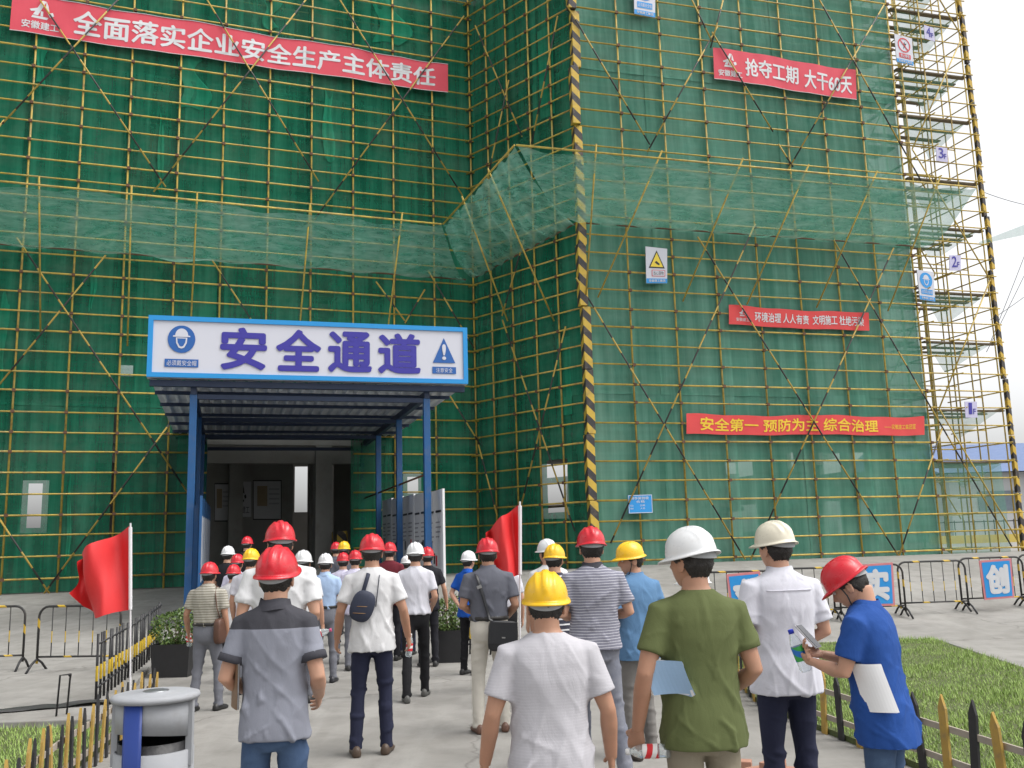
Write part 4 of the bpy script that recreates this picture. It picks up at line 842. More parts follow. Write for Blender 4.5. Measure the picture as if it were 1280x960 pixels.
def finish(P):
    root = P['root']; sd = P['seed']; J = {k: RJ[v][1] for k, v in P['jobs'].items()}
    amp = .0058 if P['near'] else .0062
    V, N, F = J['shirt']; link('shirt', fast_mesh('shirt', wrinkle(V, N, sd, amp, 'shirt'), F), P['mats'][0], root)
    V, N, F = J['trousers']; link('trousers', fast_mesh('trousers', wrinkle(V, N, sd + 1, amp * 1.1, 'trousers'), F), P['mats'][1], root)
    Rm = np.array(Matrix.Rotation(P['hrot'][0], 3, 'Z') @ Matrix.Rotation(-P['hrot'][1], 3, 'X')); piv = v3(0, -.005, 1.50); lo = P['lo']
    hx = lambda v: (v + HC0 - piv) @ Rm.T + piv + lo
    parts = [(J['body'][0], J['body'][2]), (J['hands'][0], J['hands'][2]), (hx(HEAD_V), HEAD_F)] + [(hx(a), b) for a, b in (ear_geo(-1), ear_geo(1))]
    Vs, Fs, n = [], [], 0
    for v, f in parts: Vs.append(v); Fs.append(f + n); n += len(v)
    link('body', fast_mesh('body', np.concatenate(Vs), np.concatenate(Fs)), skin(P['tone']), root)
    v, f = head_rt(64, 40, True, sd, P['long']); link('hair', fast_mesh('hair', hx(v), f), M_HAIR, root)
    if P['face']:
        for s_ in (-1, 1):
            e = MB().lathe([(.0105 * math.cos(a), .0085 * math.sin(a)) for a in np.linspace(-1.5, 1.5, 9)], 12); ev = hx(np.concatenate(e.v) @ np.array([[1, 0, 0], [0, 0, 1], [0, 1, 0]]) + v3(s_ * .031, .0835, .010)); q = MB().add(ev, e.f).build('eye', plain('eye_white', (.6, .58, .55), .3), root, True, False)
            b = MB().lathe([(.0055 * math.cos(a), .0045 * math.sin(a)) for a in np.linspace(-1.5, 1.5, 7)], 10); bv = hx(np.concatenate(b.v) @ np.array([[1, 0, 0], [0, 0, 1], [0, 1, 0]]) + v3(s_ * .031, .0885, .009)); MB().add(bv, b.f).build('iris', M_HAIR, q, True, False)
            br = MB().tube([hx(v3(s_ * (.014 + .034 * t), .0925 - .016 * t * t, .031 + .006 * math.sin(3 * t)))[0] if False else hx(v3(s_ * (.014 + .034 * t), .0935 - .018 * t * t, .031 + .006 * math.sin(3 * t))) for t in (0, .33, .66, 1)], [.003, .0042, .0038, .002], 6).build('eyebrow', M_HAIR, root, True, False)
    c, (yw, pt) = P['helmet'], P['hrot']
    o = link('helmet', HELMET, None, root)
    if len(HELMET.materials) == 0: HELMET.materials.append(None)
    o.material_slots[0].link = 'OBJECT'; o.material_slots[0].material = mat_helmet(c + '_hard_hat', HEL[c])
    hp = hx(v3(0, -.004, .036)); o.matrix_local = Matrix.Translation(hp) @ Matrix.Rotation(yw, 4, 'Z') @ Matrix.Rotation(-pt + P['tilt'], 4, 'X')
    link('headband', HEADBAND, M_STRAP, o)
    if P['strap']:
        for s_ in (-1, 1): MB().tube([hx(v3(s_ * .094, .03, .03)), hx(v3(s_ * .083, .028, -.04)), hx(v3(s_ * .06, .045, -.098)), hx(v3(s_ * .012, .065, -.128))], .004, 6).build('chin_strap', M_BLACK, root, True, False)
    ring = lambda z, r, yy, hw=1.0, n=28: [(r * hw * math.cos(2 * math.pi * i / n), yy + r * math.sin(2 * math.pi * i / n), z) for i in range(n)]
    if P['collar']:
        cm = P['collar']; n = 28; rows = []
        for r, z, dy, open_ in ((.074, 1.448, -.018, 0), (.070, 1.488, -.014, 0), (.073, 1.492, -.014, 0), (.084, 1.448, -.020, .012), (.088, 1.440, -.020, .012)):
            rows.append([(r * math.cos(a) * .98, dy + r * 1.0 * math.sin(a), z - (.035 if math.sin(a) > 0 else 0) * math.sin(a) ** 2 - .004 * math.cos(3 * a)) for a in [2 * math.pi * i / n for i in range(n)]])
        b = MB().add([v3(*q) + lo for r in rows for q in r], [(j * n + i, j * n + (i + 1) % n, (j + 1) * n + (i + 1) % n, (j + 1) * n + i) for j in range(4) for i in range(n)]); b.build('collar', cm, root, True, False)
    else:
        MB().tube([v3(*q) + lo for q in [(.0665 * math.cos(a), -.019 + .062 * math.sin(a), 1.466 - .022 * max(0, math.sin(a))) for a in np.linspace(0, 2 * math.pi, 29)]], .0065, 6, False).build('neckband', P['mats'][0], root, True, False)
    for a, b_ in P.get('cuffs', []): MB().tube([a, a * .5 + b_ * .5, b_], [.0635 * P['g'], .0655 * P['g'], .0665 * P['g']], 18).build('cuff', P['cuffm'], root, True, False)
    if P['tuck']:
        r0 = P['rings'][0]; MB().tube([(.162 * P['g'] * math.cos(a), .113 * P['g'] ** 1.3 * math.sin(a), 1.012) for a in np.linspace(0, 2 * math.pi, 33)], [(.019, .006)] * 33, 8, False, (0, 0, 1)).build('belt', plain('black_belt', (.02, .018, .017), .45), root, True, False)
    for ank, s_ in P['feet']:
        prof = [(-.085, .018, .03), (-.075, .034, .05), (-.03, .036, .062), (.02, .035, .06), (.07, .042, .042), (.11, .046, .034), (.145, .042, .028), (.168, .028, .020), (.176, .010, .010)]
        V, n = [], 14; yaw = -s_ * .16
        for yy, hw, hh in prof:
            for i in range(n):
                a = 2 * math.pi * i / n; xx, zz = hw * math.cos(a), max(.004, .012 + hh * (math.sin(a) + .35) * 1.0); V.append((ank[0] + xx * math.cos(yaw) - yy * math.sin(yaw), ank[1] + xx * math.sin(yaw) + yy * math.cos(yaw), zz))
        m = len(prof); b = MB().add(V, [(j * n + i, j * n + (i + 1) % n, (j + 1) * n + (i + 1) % n, (j + 1) * n + i) for j in range(m - 1) for i in range(n)] + [tuple(range(n - 1, -1, -1)), tuple((m - 1) * n + i for i in range(n))])
        q = b.build('shoe', plain('shoe_%.2f_%.2f_%.2f' % P['shoes'], P['shoes'], .5), root, True, False)
def wp(P, q):                                                          # a person's own coordinates -> the place
    r = P['root']; M_ = Matrix.Translation(r.location) @ Matrix.Rotation(r.rotation_euler.z, 4, 'Z') @ Matrix.Scale(r.scale.x, 4); return M_ @ Vector(q)
def back_y(P, x, z, front=False):
    rg = P['rings']; z = min(max(z, rg[0][0]), rg[-1][0])
    for a, b in zip(rg, rg[1:]):
        if a[0] <= z <= b[0]:
            t = (z - a[0]) / (b[0] - a[0]); hw, hd, cy = [a[i] + (b[i] - a[i]) * t for i in (1, 2, 3)]; s_ = max(0, 1 - abs(x / hw) ** 2.3) ** (1 / 2.3)
            return cy + (1 if front else -1) * hd * s_
    return 0

W_ = lambda n, c, **k: cloth(n, c, **k)
WHITE_T = W_('white_cotton', (.62, .62, .63)); WHITE_S = W_('white_shirting', (.60, .60, .66)); LILAC = W_('pale_lilac_shirt', (.60, .58, .72)); NAVY = W_('navy_trouser', (.022, .025, .05)); BLACKT = W_('black_trouser', (.014, .014, .016))
JEANS = W_('blue_denim', (.05, .085, .16), denim=True); GREYP = W_('grey_trouser', (.16, .165, .19)); CREAM = W_('cream_chino', (.56, .53, .47)); KHAKI = W_('khaki_trouser', (.25, .22, .165)); DARK = W_('dark_jacket', (.02, .02, .025))
GREYPOLO = W_('grey_polo_with_yoke', (.235, .245, .29), yoke=((.055, .055, .065), 1.352)); CHAR = W_('charcoal_trim', (.05, .05, .06)); GREYT = W_('pale_grey_tee', (.47, .46, .49), stripe=((.445, .435, .465), .013, .7)); OLIVE = W_('olive_green_tee', (.105, .125, .05)); ROYAL = W_('royal_blue_polo', (.02, .07, .27)); BRIGHTB = W_('bright_blue_polo', (.015, .09, .42))
STRIPEW = W_('white_striped_tee', (.66, .66, .70), stripe=((.20, .20, .25), .019, .86)); STRIPEO = W_('olive_striped_polo', (.23, .21, .17), stripe=((.40, .38, .33), .03, .62)); DENIMS = W_('dusty_blue_shirt', (.11, .22, .38)); SLATE = W_('slate_grey_polo', (.115, .12, .145)); LBLUE = W_('light_blue_shirt', (.36, .48, .68)); MAROON = W_('maroon_shirt', (.13, .02, .03)); STRIPEB = W_('bold_striped_tee', (.68, .68, .70), stripe=((.05, .05, .07), .05, .72)); JEANSL = W_('light_denim', (.30, .37, .47), denim=True)
N_ = person
N_('p1', 346, 681, 4.85, 'person in grey polo with dark yoke and jeans, red hard hat, notebook under arm', 'red', GREYPOLO, JEANS, (.1, .1, .1), head=2, hyaw=-4, tilt=13, L=((.262, -.05, 1.12), (.17, .15, 1.03)), Rr='half', collar=CHAR, hem=.825, cuff=CHAR, girth=.97, sleeve=.70)
N_('p2', 351, 650, 7.5, 'tall person in white tee and khaki trousers, red hard hat, behind the grey polo', 'red', WHITE_T, CREAM, (.3, .28, .25), head=5, hyaw=18, girth=1.16, Rr='half', L='half')
N_('p3', 262, 702, 11.0, 'short person in olive striped polo and grey trousers with a brown handbag, red hard hat', 'red', STRIPEO, GREYP, (.02, .02, .02), head=-8, tuck=True, girth=1.12, L='out', collar=STRIPEO, stance=((-.13, -.05), (.13, .08)), tone=1)
N_('p4', 465, 666, 8.5, 'person in white tee and navy trousers wearing a sling bag, red hard hat', 'red', WHITE_T, NAVY, (.07, .045, .03), head=6, girth=1.06, L='out', Rr='out', stance=((-.13, 0), (.11, .05)), tone=1)
N_('p5', 519, 677, 11.5, 'person in white tee and black trousers in mid-stride, white hard hat', 'white', WHITE_S, BLACKT, (.08, .08, .075), head=4, girth=1.0, L='half', Rr='half', hem=.92, stance=((-.10, -.28), (.09, .16)))
N_('p6', 609, 671, 9.35, 'person in slate polo and cream trousers with a black shoulder bag, red hard hat', 'red', SLATE, CREAM, (.12, .06, .04), head=8, tuck=True, girth=1.12, L='belly', Rr='half', collar=SLATE, stance=((-.12, 0), (.13, .04)), tone=1)
N_('p7', 585, 688, 13.4, 'person in bright blue polo and black trousers, white hard hat', 'white', BRIGHTB, BLACKT, head=-35, L='back', Rr='belly', collar=BRIGHTB)
N_('p8', 629, 685, 11.8, 'person in white shirt and black trousers before the right-hand red flag, white hard hat', 'white', WHITE_S, BLACKT, head=5, tuck=True, collar=WHITE_S)
N_('p9', 681, 711, 4.15, 'person in plain pale grey tee and yellow hard hat, nearest the camera', 'yellow', GREYT, JEANS, head=6, hyaw=-8, tilt=17, girth=1.1, L='out', Rr='out', hem=.74, hpitch=8, tone=1)
N_('p10', 738, 657, 7.4, 'person in finely striped white tee and grey trousers striding, red hard hat', 'red', STRIPEW, W_('grey_jeans', (.17, .18, .22), denim=True), (.05, .10, .17), head=10, hyaw=-5, tilt=-3, girth=1.1, L='front', Rr=((.27, -.03, 1.13), (.17, .17, 1.10)), hem=.88, collar=CHAR, stance=((-.08, .15), (.13, -.16)))
N_('p11', 790, 676, 8.1, 'person in dusty blue shirt turning to look sideways, yellow hard hat with chin strap', 'yellow', DENIMS, W_('grey_khaki_trouser', (.20, .19, .18)), (.05, .04, .035), head=30, hyaw=74, hpitch=6, girth=1.15, L='belly', Rr='belly', hem=.78, sleeve=.8, collar=DENIMS, face=True, strap=True, tone=0)
N_('p12', 692, 679, 9.3, 'person in boldly striped tee, yellow hard hat, behind the pale grey tee', 'yellow', STRIPEB, BLACKT, head=0, hyaw=-20)
N_('p13', 684, 673, 10.6, 'person in white tee, white hard hat half hidden behind a yellow one', 'white', WHITE_T, NAVY, head=10, hyaw=20)
N_('p14', 864, 657, 4.45, 'person in olive green tee and khaki trousers holding a bottle, white hard hat', 'white', OLIVE, KHAKI, head=10, hyaw=32, tilt=-9, hpitch=0, girth=1.06, L=((.29, -.05, 1.125), (.315, .045, .885), (.55, .75, .1)), Rr='half', hem=.80, face=True, tone=1, curl=(.85, .6), sleeve=.68)
N_('p15', 968, 650, 5.75, 'person in white short-sleeved shirt and navy trousers, cream hard hat', 'cream', WHITE_S, NAVY, head=12, hyaw=18, girth=1.12, L='front', Rr='belly', hem=.80, collar=WHITE_S, face=True, sleeve=.78, tilt=-4)
N_('p16', 1086, 688, 4.95, 'person in royal blue polo and jeans looking down at a phone, red hard hat', 'red', ROYAL, JEANS, head=52, hyaw=10, hpitch=34, tilt=0, girth=1.13, L=((.235, .05, 1.13), (.10, .26, 1.16), (.8, -.3, .6)), Rr=((.225, .06, 1.12), (.02, .25, 1.19), (-.6, -.2, .8)), hem=.755, collar=ROYAL, face=True, strap=True, sleeve=.72, lean=.12, curl=(.75, .7), long=.0)
N_('p17', 868, 706, 6.6, 'person in striped white tee and pale jeans mostly hidden behind the olive tee', 'white', W_('thin_striped_tee', (.68, .66, .62), stripe=((.22, .19, .17), .028, .72)), JEANSL, head=15, hyaw=30, girth=1.05)
N_('f1', 314, 685, 12.2, 'person in white shirt, yellow hard hat, behind the tall white tee', 'yellow', WHITE_S, GREYP, head=-5, girth=1.05)
N_('f3', 297, 692, 14.8, 'person in pale shirt, red hard hat, second row behind the olive stripes', 'red', LILAC, DARK, head=-5)
N_('f4', 292, 705, 13.2, 'short person in white top, red hard hat, just behind the olive stripes', 'red', WHITE_T, DARK, head=-5)
N_('f5', 285, 682, 16.4, 'person in dark clothes, white hard hat, beside the blue canopy post', 'white', DARK, DARK, head=-10)
N_('f6', 309, 670, 19.0, 'person in dark clothes, red hard hat, farthest in under the canopy', 'red', DARK, DARK, head=-5)
N_('f7', 379, 687, 11.4, 'person in white tee, white hard hat, behind the tall red hat', 'white', WHITE_T, GREYP, head=0)
N_('f8', 407, 691, 13.0, 'person in light blue shirt and grey trousers, white hard hat', 'white', LBLUE, GREYP, (.02, .02, .025), head=5, tuck=True, collar=LBLUE, stance=((-.08, 0), (.11, .03)))
N_('f9', 430, 676, 17.0, 'person in dark shirt, yellow hard hat, deep in the passage', 'yellow', SLATE, DARK, head=5)
N_('f10', 420, 677, 18.2, 'person in dark shirt, red hard hat, beside the deepest yellow hat', 'red', SLATE, DARK, head=5)
N_('f11', 429, 690, 15.0, 'person in pale lilac shirt, red hard hat, in front of the deep yellow hat', 'red', LILAC, GREYP, head=5)
N_('f12', 444, 687, 14.2, 'person in lilac shirt, red hard hat, just ahead of the sling bag', 'red', LILAC, GREYP, head=5)
N_('f13', 487, 677, 15.2, 'person in maroon shirt, red hard hat, ahead of the sling bag', 'red', MAROON, DARK, head=0)
N_('f14', 508, 694, 15.8, 'person in white shirt, white hard hat, hidden behind the striding white tee', 'white', WHITE_S, NAVY, head=0)
N_('f15', 534, 683, 14.4, 'person in black clothes, red hard hat, by the right canopy post', 'red', DARK, DARK, head=10, L='half', Rr='out')
run_jobs()
for P in PPL.values(): finish(P)
# ------------------------------------------------------------------ things people carry
M_NAVYBAG = plain('navy_nylon', (.02, .026, .05), .7, 0, .25, 12, .3, 200); M_BLKBAG = plain('black_leather', (.012, .013, .016), .42, 0, .25, 9, .3, 120); M_BRNBAG = plain('brown_leather', (.09, .04, .025), .5, 0, .25, 9, .3, 120)
def strip(name, mat, parent, pts, wd, th=.004, ref=(1, 0, 0)):
    return MB().tube(pts, [(wd / 2, th)] * len(pts), 8, ref=ref).build(name, mat, parent, True)
def rounded(c, size, ax, n=2.6, nu=28, nv=14):
    """a stuffed bag-like solid"""
    b = MB(); A = [Vector(a) for a in ax]; V = []
    for j in range(nv + 1):
        f = -math.pi / 2 + .03 + (math.pi - .06) * j / nv
        for i in range(nu):
            a = 2 * math.pi * i / nu; g_ = lambda t: math.copysign(abs(t) ** (2 / n), t)
            V.append(Vector(c) + A[0] * size[0] / 2 * g_(math.cos(f)) * g_(math.cos(a)) + A[1] * size[1] / 2 * g_(math.cos(f)) * g_(math.sin(a)) + A[2] * size[2] / 2 * g_(math.sin(f)))
    return b.add(V, [(j * nu + i, j * nu + (i + 1) % nu, (j + 1) * nu + (i + 1) % nu, (j + 1) * nu + i) for j in range(nv) for i in range(nu)] + [tuple(range(nu - 1, -1, -1)), tuple(nv * nu + i for i in range(nu))])
def axes(P, tilt=0):
    a = P['root'].rotation_euler.z; X = Vector((math.cos(a), math.sin(a), 0)); Y_ = Vector((-math.sin(a), math.cos(a), 0)); Z_ = Vector((0, 0, 1))
    if tilt: X, Z_ = X * math.cos(tilt) + Z_ * math.sin(tilt), Z_ * math.cos(tilt) - X * math.sin(tilt)
    return X, Y_, Z_
def on_back(P, x, z, off=.012): return wp(P, (x, back_y(P, x, z) - off, z))
# sling bag
P = PPL['p4']; c = wp(P, (-.07, back_y(P, -.07, 1.16) - .045, 1.17)); o = empty('sling_bag', c, 'navy sling bag with tan piping worn across a white tee', 'bag')
ax = axes(P, -.35); k = P['k']; bag = rounded(c, (.19 * k, .09 * k, .25 * k), ax).build('bag_body', M_NAVYBAG, o, True)
for dz in (-.055, .0): strip('piping', plain('tan_trim', (.22, .12, .05), .6), o, [c + ax[0] * (.072 * math.cos(t)) * k - ax[1] * (.043 * k * abs(math.sin(t)) + .004) + ax[2] * (dz + .02 * math.cos(t)) * k for t in np.linspace(.15, 2.99, 12)], .008, .003)
strip('strap', M_NAVYBAG, o, [on_back(P, -.075 + .01 * t, 1.25 + .033 * t, .016) for t in range(6)] + [wp(P, (-.03, -.01, 1.495 - .03)), wp(P, (-.06, .08, 1.40))], .035)
strip('strap', M_NAVYBAG, o, [on_back(P, .035 + .006 * t, 1.16 + .05 * t, .006) for t in range(6)] , .008, .003)
# shoulder bag of the slate polo
P = PPL['p6']; k = P['k']; c = wp(P, (.10, back_y(P, .10, .99) - .075, .86)); o = empty('shoulder_bag', c, 'square black shoulder bag hanging at the hip of the slate polo', 'bag'); ax = axes(P, -.06)
rounded(c, (.265 * k, .095 * k, .27 * k), ax, 6).build('bag_body', M_BLKBAG, o, True); MB().box(c - ax[1] * .05 * k + ax[2] * .03 * k, (.25 * k, .012, .19 * k), ax).build('flap', M_BLKBAG, o)
MB().box(c - ax[1] * .058 * k - ax[2] * .01 * k, (.035, .006, .012), ax).build('badge', plain('steel_trim', (.4, .4, .4), .3, .9), o)
strip('strap', M_BLKBAG, o, [c + ax[2] * .13 * k - ax[0] * .10 * k] + [on_back(P, -.01 - .018 * t, 1.01 + .065 * t, .012) for t in range(7)] + [wp(P, (-.135, -.01, 1.445))], .032)
MB().box(on_back(P, -.10, 1.30, .02), (.045, .014, .03), axes(P, .3)).build('buckle', plain('steel_trim', (.4, .4, .4), .3, .9), o)
P = PPL['p15']; MB().tube([(x, back_y(P, x, 1.365) - .002, 1.365) for x in np.linspace(-.135, .135, 15)], .0028, 6).build('yoke_seam', WHITE_S, P['root'], True, False)
# brown handbag
P = PPL['p3']; k = P['k']; c = wp(P, (.185, -.06, .93)); o = empty('handbag', c, 'brown leather handbag hanging from the shoulder of the olive striped polo', 'bag'); ax = axes(P)
rounded(c, (.10 * k, .22 * k, .30 * k), ax, 4).build('bag_body', M_BRNBAG, o, True)
strip('strap', M_BRNBAG, o, [c + ax[2] * .14 * k, wp(P, (.165, -.115, 1.2)), wp(P, (.14, -.11, 1.36)), wp(P, (.12, -.05, 1.455)), wp(P, (.12, .03, 1.43))], .026, ref=(0, 1, 0))
# bottles
M_PET = NT('clear_plastic'); M_PET.base((.85, .92, .95)); M_PET.set(.08); M_PET.b.inputs['Transmission Weight'].default_value = .75; M_PET.b.inputs['IOR'].default_value = 1.15; M_PET.b.inputs['Alpha'].default_value = .75; M_PET = M_PET.m
def bottle(base, axis, L, r, cap, lab, label, cat='bottle', water=False):
    """a ribbed drinks bottle standing along axis"""
    q = Vector(axis).normalized().to_track_quat('Z', 'Y'); o = empty('bottle', base, label, 'bottle'); o.rotation_mode = 'QUATERNION'; o.rotation_quaternion = q
    pr = [(0, 0), (r * .8, 0), (r, .008)] + [(r * (1 - .05 * (i % 2)), .02 + (L * .62 - .02) * i / 9) for i in range(10)] + [(r * .95, L * .68), (r * .7, L * .80), (r * .42, L * .87), (r * .40, L * .91)]
    MB().lathe(pr, 24).build('bottle_body', M_PET, o, True, False)
    MB().lathe([(r * 1.01, L * .26), (r * 1.012, L * .28), (r * 1.012, L * .58), (r * 1.01, L * .60)], 24).build('wrapper', lab, o, True, False)
    MB().lathe([(0, L), (r * .40, L), (r * .45, L * .985), (r * .46, L * .90), (r * .40, L * .90)], 18).build('cap', cap, o, True, False)
    return o
M_LABR = mat_bands('red_white_wrapper', (.62, .02, .03), (.75, .73, .72), 1 / .05, .3, .55, wear=.05); M_LABG = mat_bands('green_blue_wrapper', (.05, .38, .08), (.02, .16, .55), 1 / .07, .4, .5, wear=.02)
M_CAPW = plain('white_cap', (.7, .7, .7), .4); M_CAPB = plain('blue_cap', (.012, .035, .45), .4); M_CAPP = plain('pink_cap', (.55, .08, .2), .4)
def grip(P, side, fwd=.07, pn=None, lift=.03):
    W1, d_ = P['tips'][0 if side < 0 else 1]; return W1 + d_ * fwd
P = PPL['p14']; g1 = grip(P, -1, .092); pn = unit(v3(.55, .75, .1)); hd_ = unit(P['tips'][0][1]); side_ax = np.cross(hd_, pn); ctr = wp(P, g1 + pn * .036); a_ = P['root'].rotation_euler.z
rotv = lambda v: Vector((v[0] * math.cos(a_) - v[1] * math.sin(a_), v[0] * math.sin(a_) + v[1] * math.cos(a_), v[2]))
ctr = wp(P, g1) + Vector((.0, -.03, -.012)); bottle(ctr + Vector((.145, -.045, .012)), Vector((-1, .28, -.06)), .20, .031, M_CAPW, M_LABR, 'clear bottle with red wrapper held by the olive tee')
P = PPL['p16']; W1, d_ = P['tips'][0]; c = wp(P, W1 + d_ * .085 + v3(.02, .0, -.07)); bottle(c, (-.30, .05, .95), .225, .033, M_CAPB, M_LABG, 'water bottle with blue cap held by the royal blue polo')
W2, d2 = P['tips'][1]; c = wp(P, W2 + d2 * .09 + v3(.03, .0, .075)); o = empty('phone', c, 'grey mobile phone held up by the royal blue polo', 'phone'); pax = axes(P); nx = (pax[1] * -.72 + Vector((0, 0, .69))).normalized(); ux = (Vector((0, 0, 1)) * .72 + pax[1] * .69).normalized()
bevel(MB().box(c, (.075, .155, .009), (pax[0], ux, nx)).build('phone_case', plain('silver_case', (.5, .5, .52), .3, .3), o), .003); MB().box(c + nx * .006, (.068, .146, .003), (pax[0], ux, nx)).build('screen', plain('dark_screen', (.06, .06, .07), .15), o)
def sheets(c, wd, ht, ux0, vx0, mat, n, label, name='papers', curl=.02, cat='papers', cover=None, fan=0):
    o = empty(name, c, label, cat); nx = ux0.cross(vx0).normalized()
    for i in range(n):
        fa = fan * (i - n / 2); ux = ux0 * math.cos(fa) + vx0 * math.sin(fa); vx = vx0 * math.cos(fa) - ux0 * math.sin(fa)
        f = lambda u, v: c + ux * wd * (u - .5) + vx * ht * (v - .5) + nx * (curl * (u - .5) ** 2 * 4 + .0026 * i + curl * .4 * math.sin(3 * v) * u) + ux * .003 * i
        q = MB().grid(f, 10, 10).build('sheet', cover if (cover and i in (0, n - 1)) else mat, o, False)
    return o
M_PAPER = plain('white_paper', (.76, .76, .77), .7, 0, .03); M_BLUEP = plain('blue_booklet', (.30, .46, .66), .6, 0, .08); M_KRAFT = plain('brown_cover', (.20, .12, .07), .6, 0, .15)
ax = axes(P); c = wp(P, (-.198, -.025, 1.06)); sheets(c, .15, .23, (ax[1] * .98 - ax[0] * .1).normalized(), (Vector((0, 0, 1)) * .95 + ax[1] * .25).normalized(), M_PAPER, 3, 'white sheets of paper tucked under the arm of the royal blue polo', curl=.02, fan=.03)
P = PPL['p14']; ax = axes(P); c = wp(P, (-.175, -.075, 1.115)); sheets(c, .19, .15, (ax[0] * .8 - ax[1] * .55).normalized(), (Vector((0, 0, 1)) * .95 - ax[0] * .3).normalized(), M_PAPER, 5, 'pale blue booklet tucked under the arm of the olive tee', 'booklet', .022, 'booklet', M_BLUEP, .035)
P = PPL['p1']; ax = axes(P); c = wp(P, (-.192, -.03, 1.085)); o = sheets(c, .15, .215, (ax[1] * .9 - ax[0] * .42).normalized(), Vector((0, 0, 1)), M_PAPER, 6, 'brown notebook tucked under the arm of the grey polo', 'notebook', .004, 'notebook', M_KRAFT)
P = PPL['p15']; ax = axes(P); c = wp(P, (-.06, .20, 1.12)); sheets(c, .2, .28, ax[0], (Vector((0, 0, 1)) * .8 + ax[1] * .5).normalized(), M_PAPER, 3, 'white papers held in front of the white shirt with the cream hat')
P = PPL['p2']; W1, d_ = P['tips'][1]; bottle(wp(P, W1 + d_ * .08 + v3(-.01, .0, -.03)), (.9, .1, .25), .2, .03, M_CAPP, M_LABR, 'bottle with pink cap held by the tall white tee')
P = PPL['p3']; W1, d_ = P['tips'][0]; bottle(wp(P, W1 + d_ * .08 + v3(.0, .02, -.09)), (-.1, -.1, .9), .2, .03, M_CAPW, M_LABR, 'bottle with red wrapper held by the olive striped polo')
P = PPL['p4']; W1, d_ = P['tips'][1]; bottle(wp(P, W1 + d_ * .08 + v3(-.01, .03, -.10)), (.1, .0, .9), .2, .03, M_CAPW, M_LABR, 'bottle with red wrapper held low by the sling bag wearer')

# ------------------------------------------------------------------ flags
M_FLAG = NT('red_flag_cloth'); _c = M_FLAG.coord(); M_FLAG.base(M_FLAG.mix(M_FLAG.noise(_c, 3, 4), (.56, .015, .02), (.68, .03, .03))); M_FLAG.set(.6); M_FLAG.b.inputs['Transmission Weight'].default_value = 0; M_FLAG.bump(M_FLAG.noise(M_FLAG.mapped(_c, (1, 1, .3)), 7, 3), .3, .02); M_FLAG = M_FLAG.m
def flag(px, ytop, ybot, Y, outline, label, lean=0):
    """outline: pixel columns of the cloth from the pole outwards: (px, top, bottom)"""
    t, b = at(px, ytop, Y), at(px, ybot, Y); z0 = gz(t.x, Y); foot = Vector((t.x - (t.x - b.x) * (t.z - z0) / max(.1, t.z - b.z), Y, z0)); o = empty('flag', foot, label, 'flag', 'red flags')
    MB().cyl(foot, t + Vector((0, 0, .03)), .011, 8).build('pole', plain('white_pole', (.7, .68, .7), .4), o)
    cols = [(at(x, a, Y), at(x, c, Y)) for x, a, c in outline]; n = len(cols) - 1
    def f(u, v):
        q = u * n; i = min(int(q), n - 1); w_ = q - i; A = cols[i][0].lerp(cols[i + 1][0], w_); B = cols[i][1].lerp(cols[i + 1][1], w_)
        return A.lerp(B, v) + Vector((0, .17 * math.sin(2.6 * math.pi * u + 1.9 * v) * min(1, u * 3) + .06 * math.sin(11 * u - 5 * v) * u + .03 * math.sin(23 * u + 6 * v) * u, .02 * math.sin(14 * u + 5 * v) * u))
    MB().grid(f, 48, 30).build('cloth', M_FLAG, o, True); MB().tube([at(px, ytop + 2, Y) + Vector((0, 0, 0)), at(px, ybot, Y)], .022, 8).build('sleeve', plain('white_pole', (.7, .68, .7), .4), o)
flag(163, 657, 762, 11.6, [(163, 657, 762), (148, 665, 765), (130, 674, 770), (112, 686, 773), (100, 693, 758), (93, 704, 741)], 'red flag on a white pole beside the black railings')
flag(650, 630, 718, 11.4, [(650, 630, 718), (640, 637, 722), (628, 646, 722), (616, 656, 716), (607, 668, 706)], 'red flag on a white pole among the crowd')

# ------------------------------------------------------------------ barriers
def barrier_proto(w_, h):
    root = empty('crowd_barrier', (0, 0, 0)); r = .019
    rad = .16; pts = [(-w_ / 2, 0, .12), (-w_ / 2, 0, h - rad)] + [(-w_ / 2 + rad - rad * math.cos(a), 0, h - rad + rad * math.sin(a)) for a in np.linspace(.2, 1.57, 5)] + [(w_ / 2 - rad + rad * math.sin(a), 0, h - rad + rad * math.cos(a)) for a in np.linspace(0, 1.4, 5)] + [(w_ / 2, 0, h - rad), (w_ / 2, 0, .12)]
    MB().tube(pts, r, 8).build('frame', M_BARRIER, root, True, False)
    MB().cyl((-w_ / 2, 0, .22), (w_ / 2, 0, .22), .015, 8).build('bottom_rail', M_BARRIER, root, True, False)
    n = max(4, round(w_ / .24))
    for i in range(1, n): x = -w_ / 2 + w_ * i / n; MB().cyl((x, 0, .22), (x, 0, h), .0085, 6).build('bar', M_BARBAR, root, True, False)
    for s_ in (-1, 1):
        MB().tube([(s_ * w_ / 2, -.26, .0), (s_ * w_ / 2, -.13, .12), (s_ * w_ / 2, 0, .19), (s_ * w_ / 2, .13, .12), (s_ * w_ / 2, .26, .0)], .018, 8).build('foot', M_BLACK, root, True, False)
    return root
M_BARBAR = mat_bands('banded_bar_paint', (.65, .42, .03), (.025, .025, .025), 1 / 1.0, 0, .42, 'Z', .15)
M_BARBAR = mat_bands('black_bar_yellow_band', (.025, .025, .025), (.62, .42, .04), 1 / .62, 0, .72, 'Z', .15)
def put(root, px, pyb, Y, label, group, rz=0):
    p = at(px, pyb, Y); root.location = (p.x, Y, gz(p.x, Y)); root.rotation_euler.z = rz; tag(root, label, None, group); root['category'] = 'barrier'; return root
proto = barrier_proto(1.35, .98); GB = 'black and yellow crowd barriers'
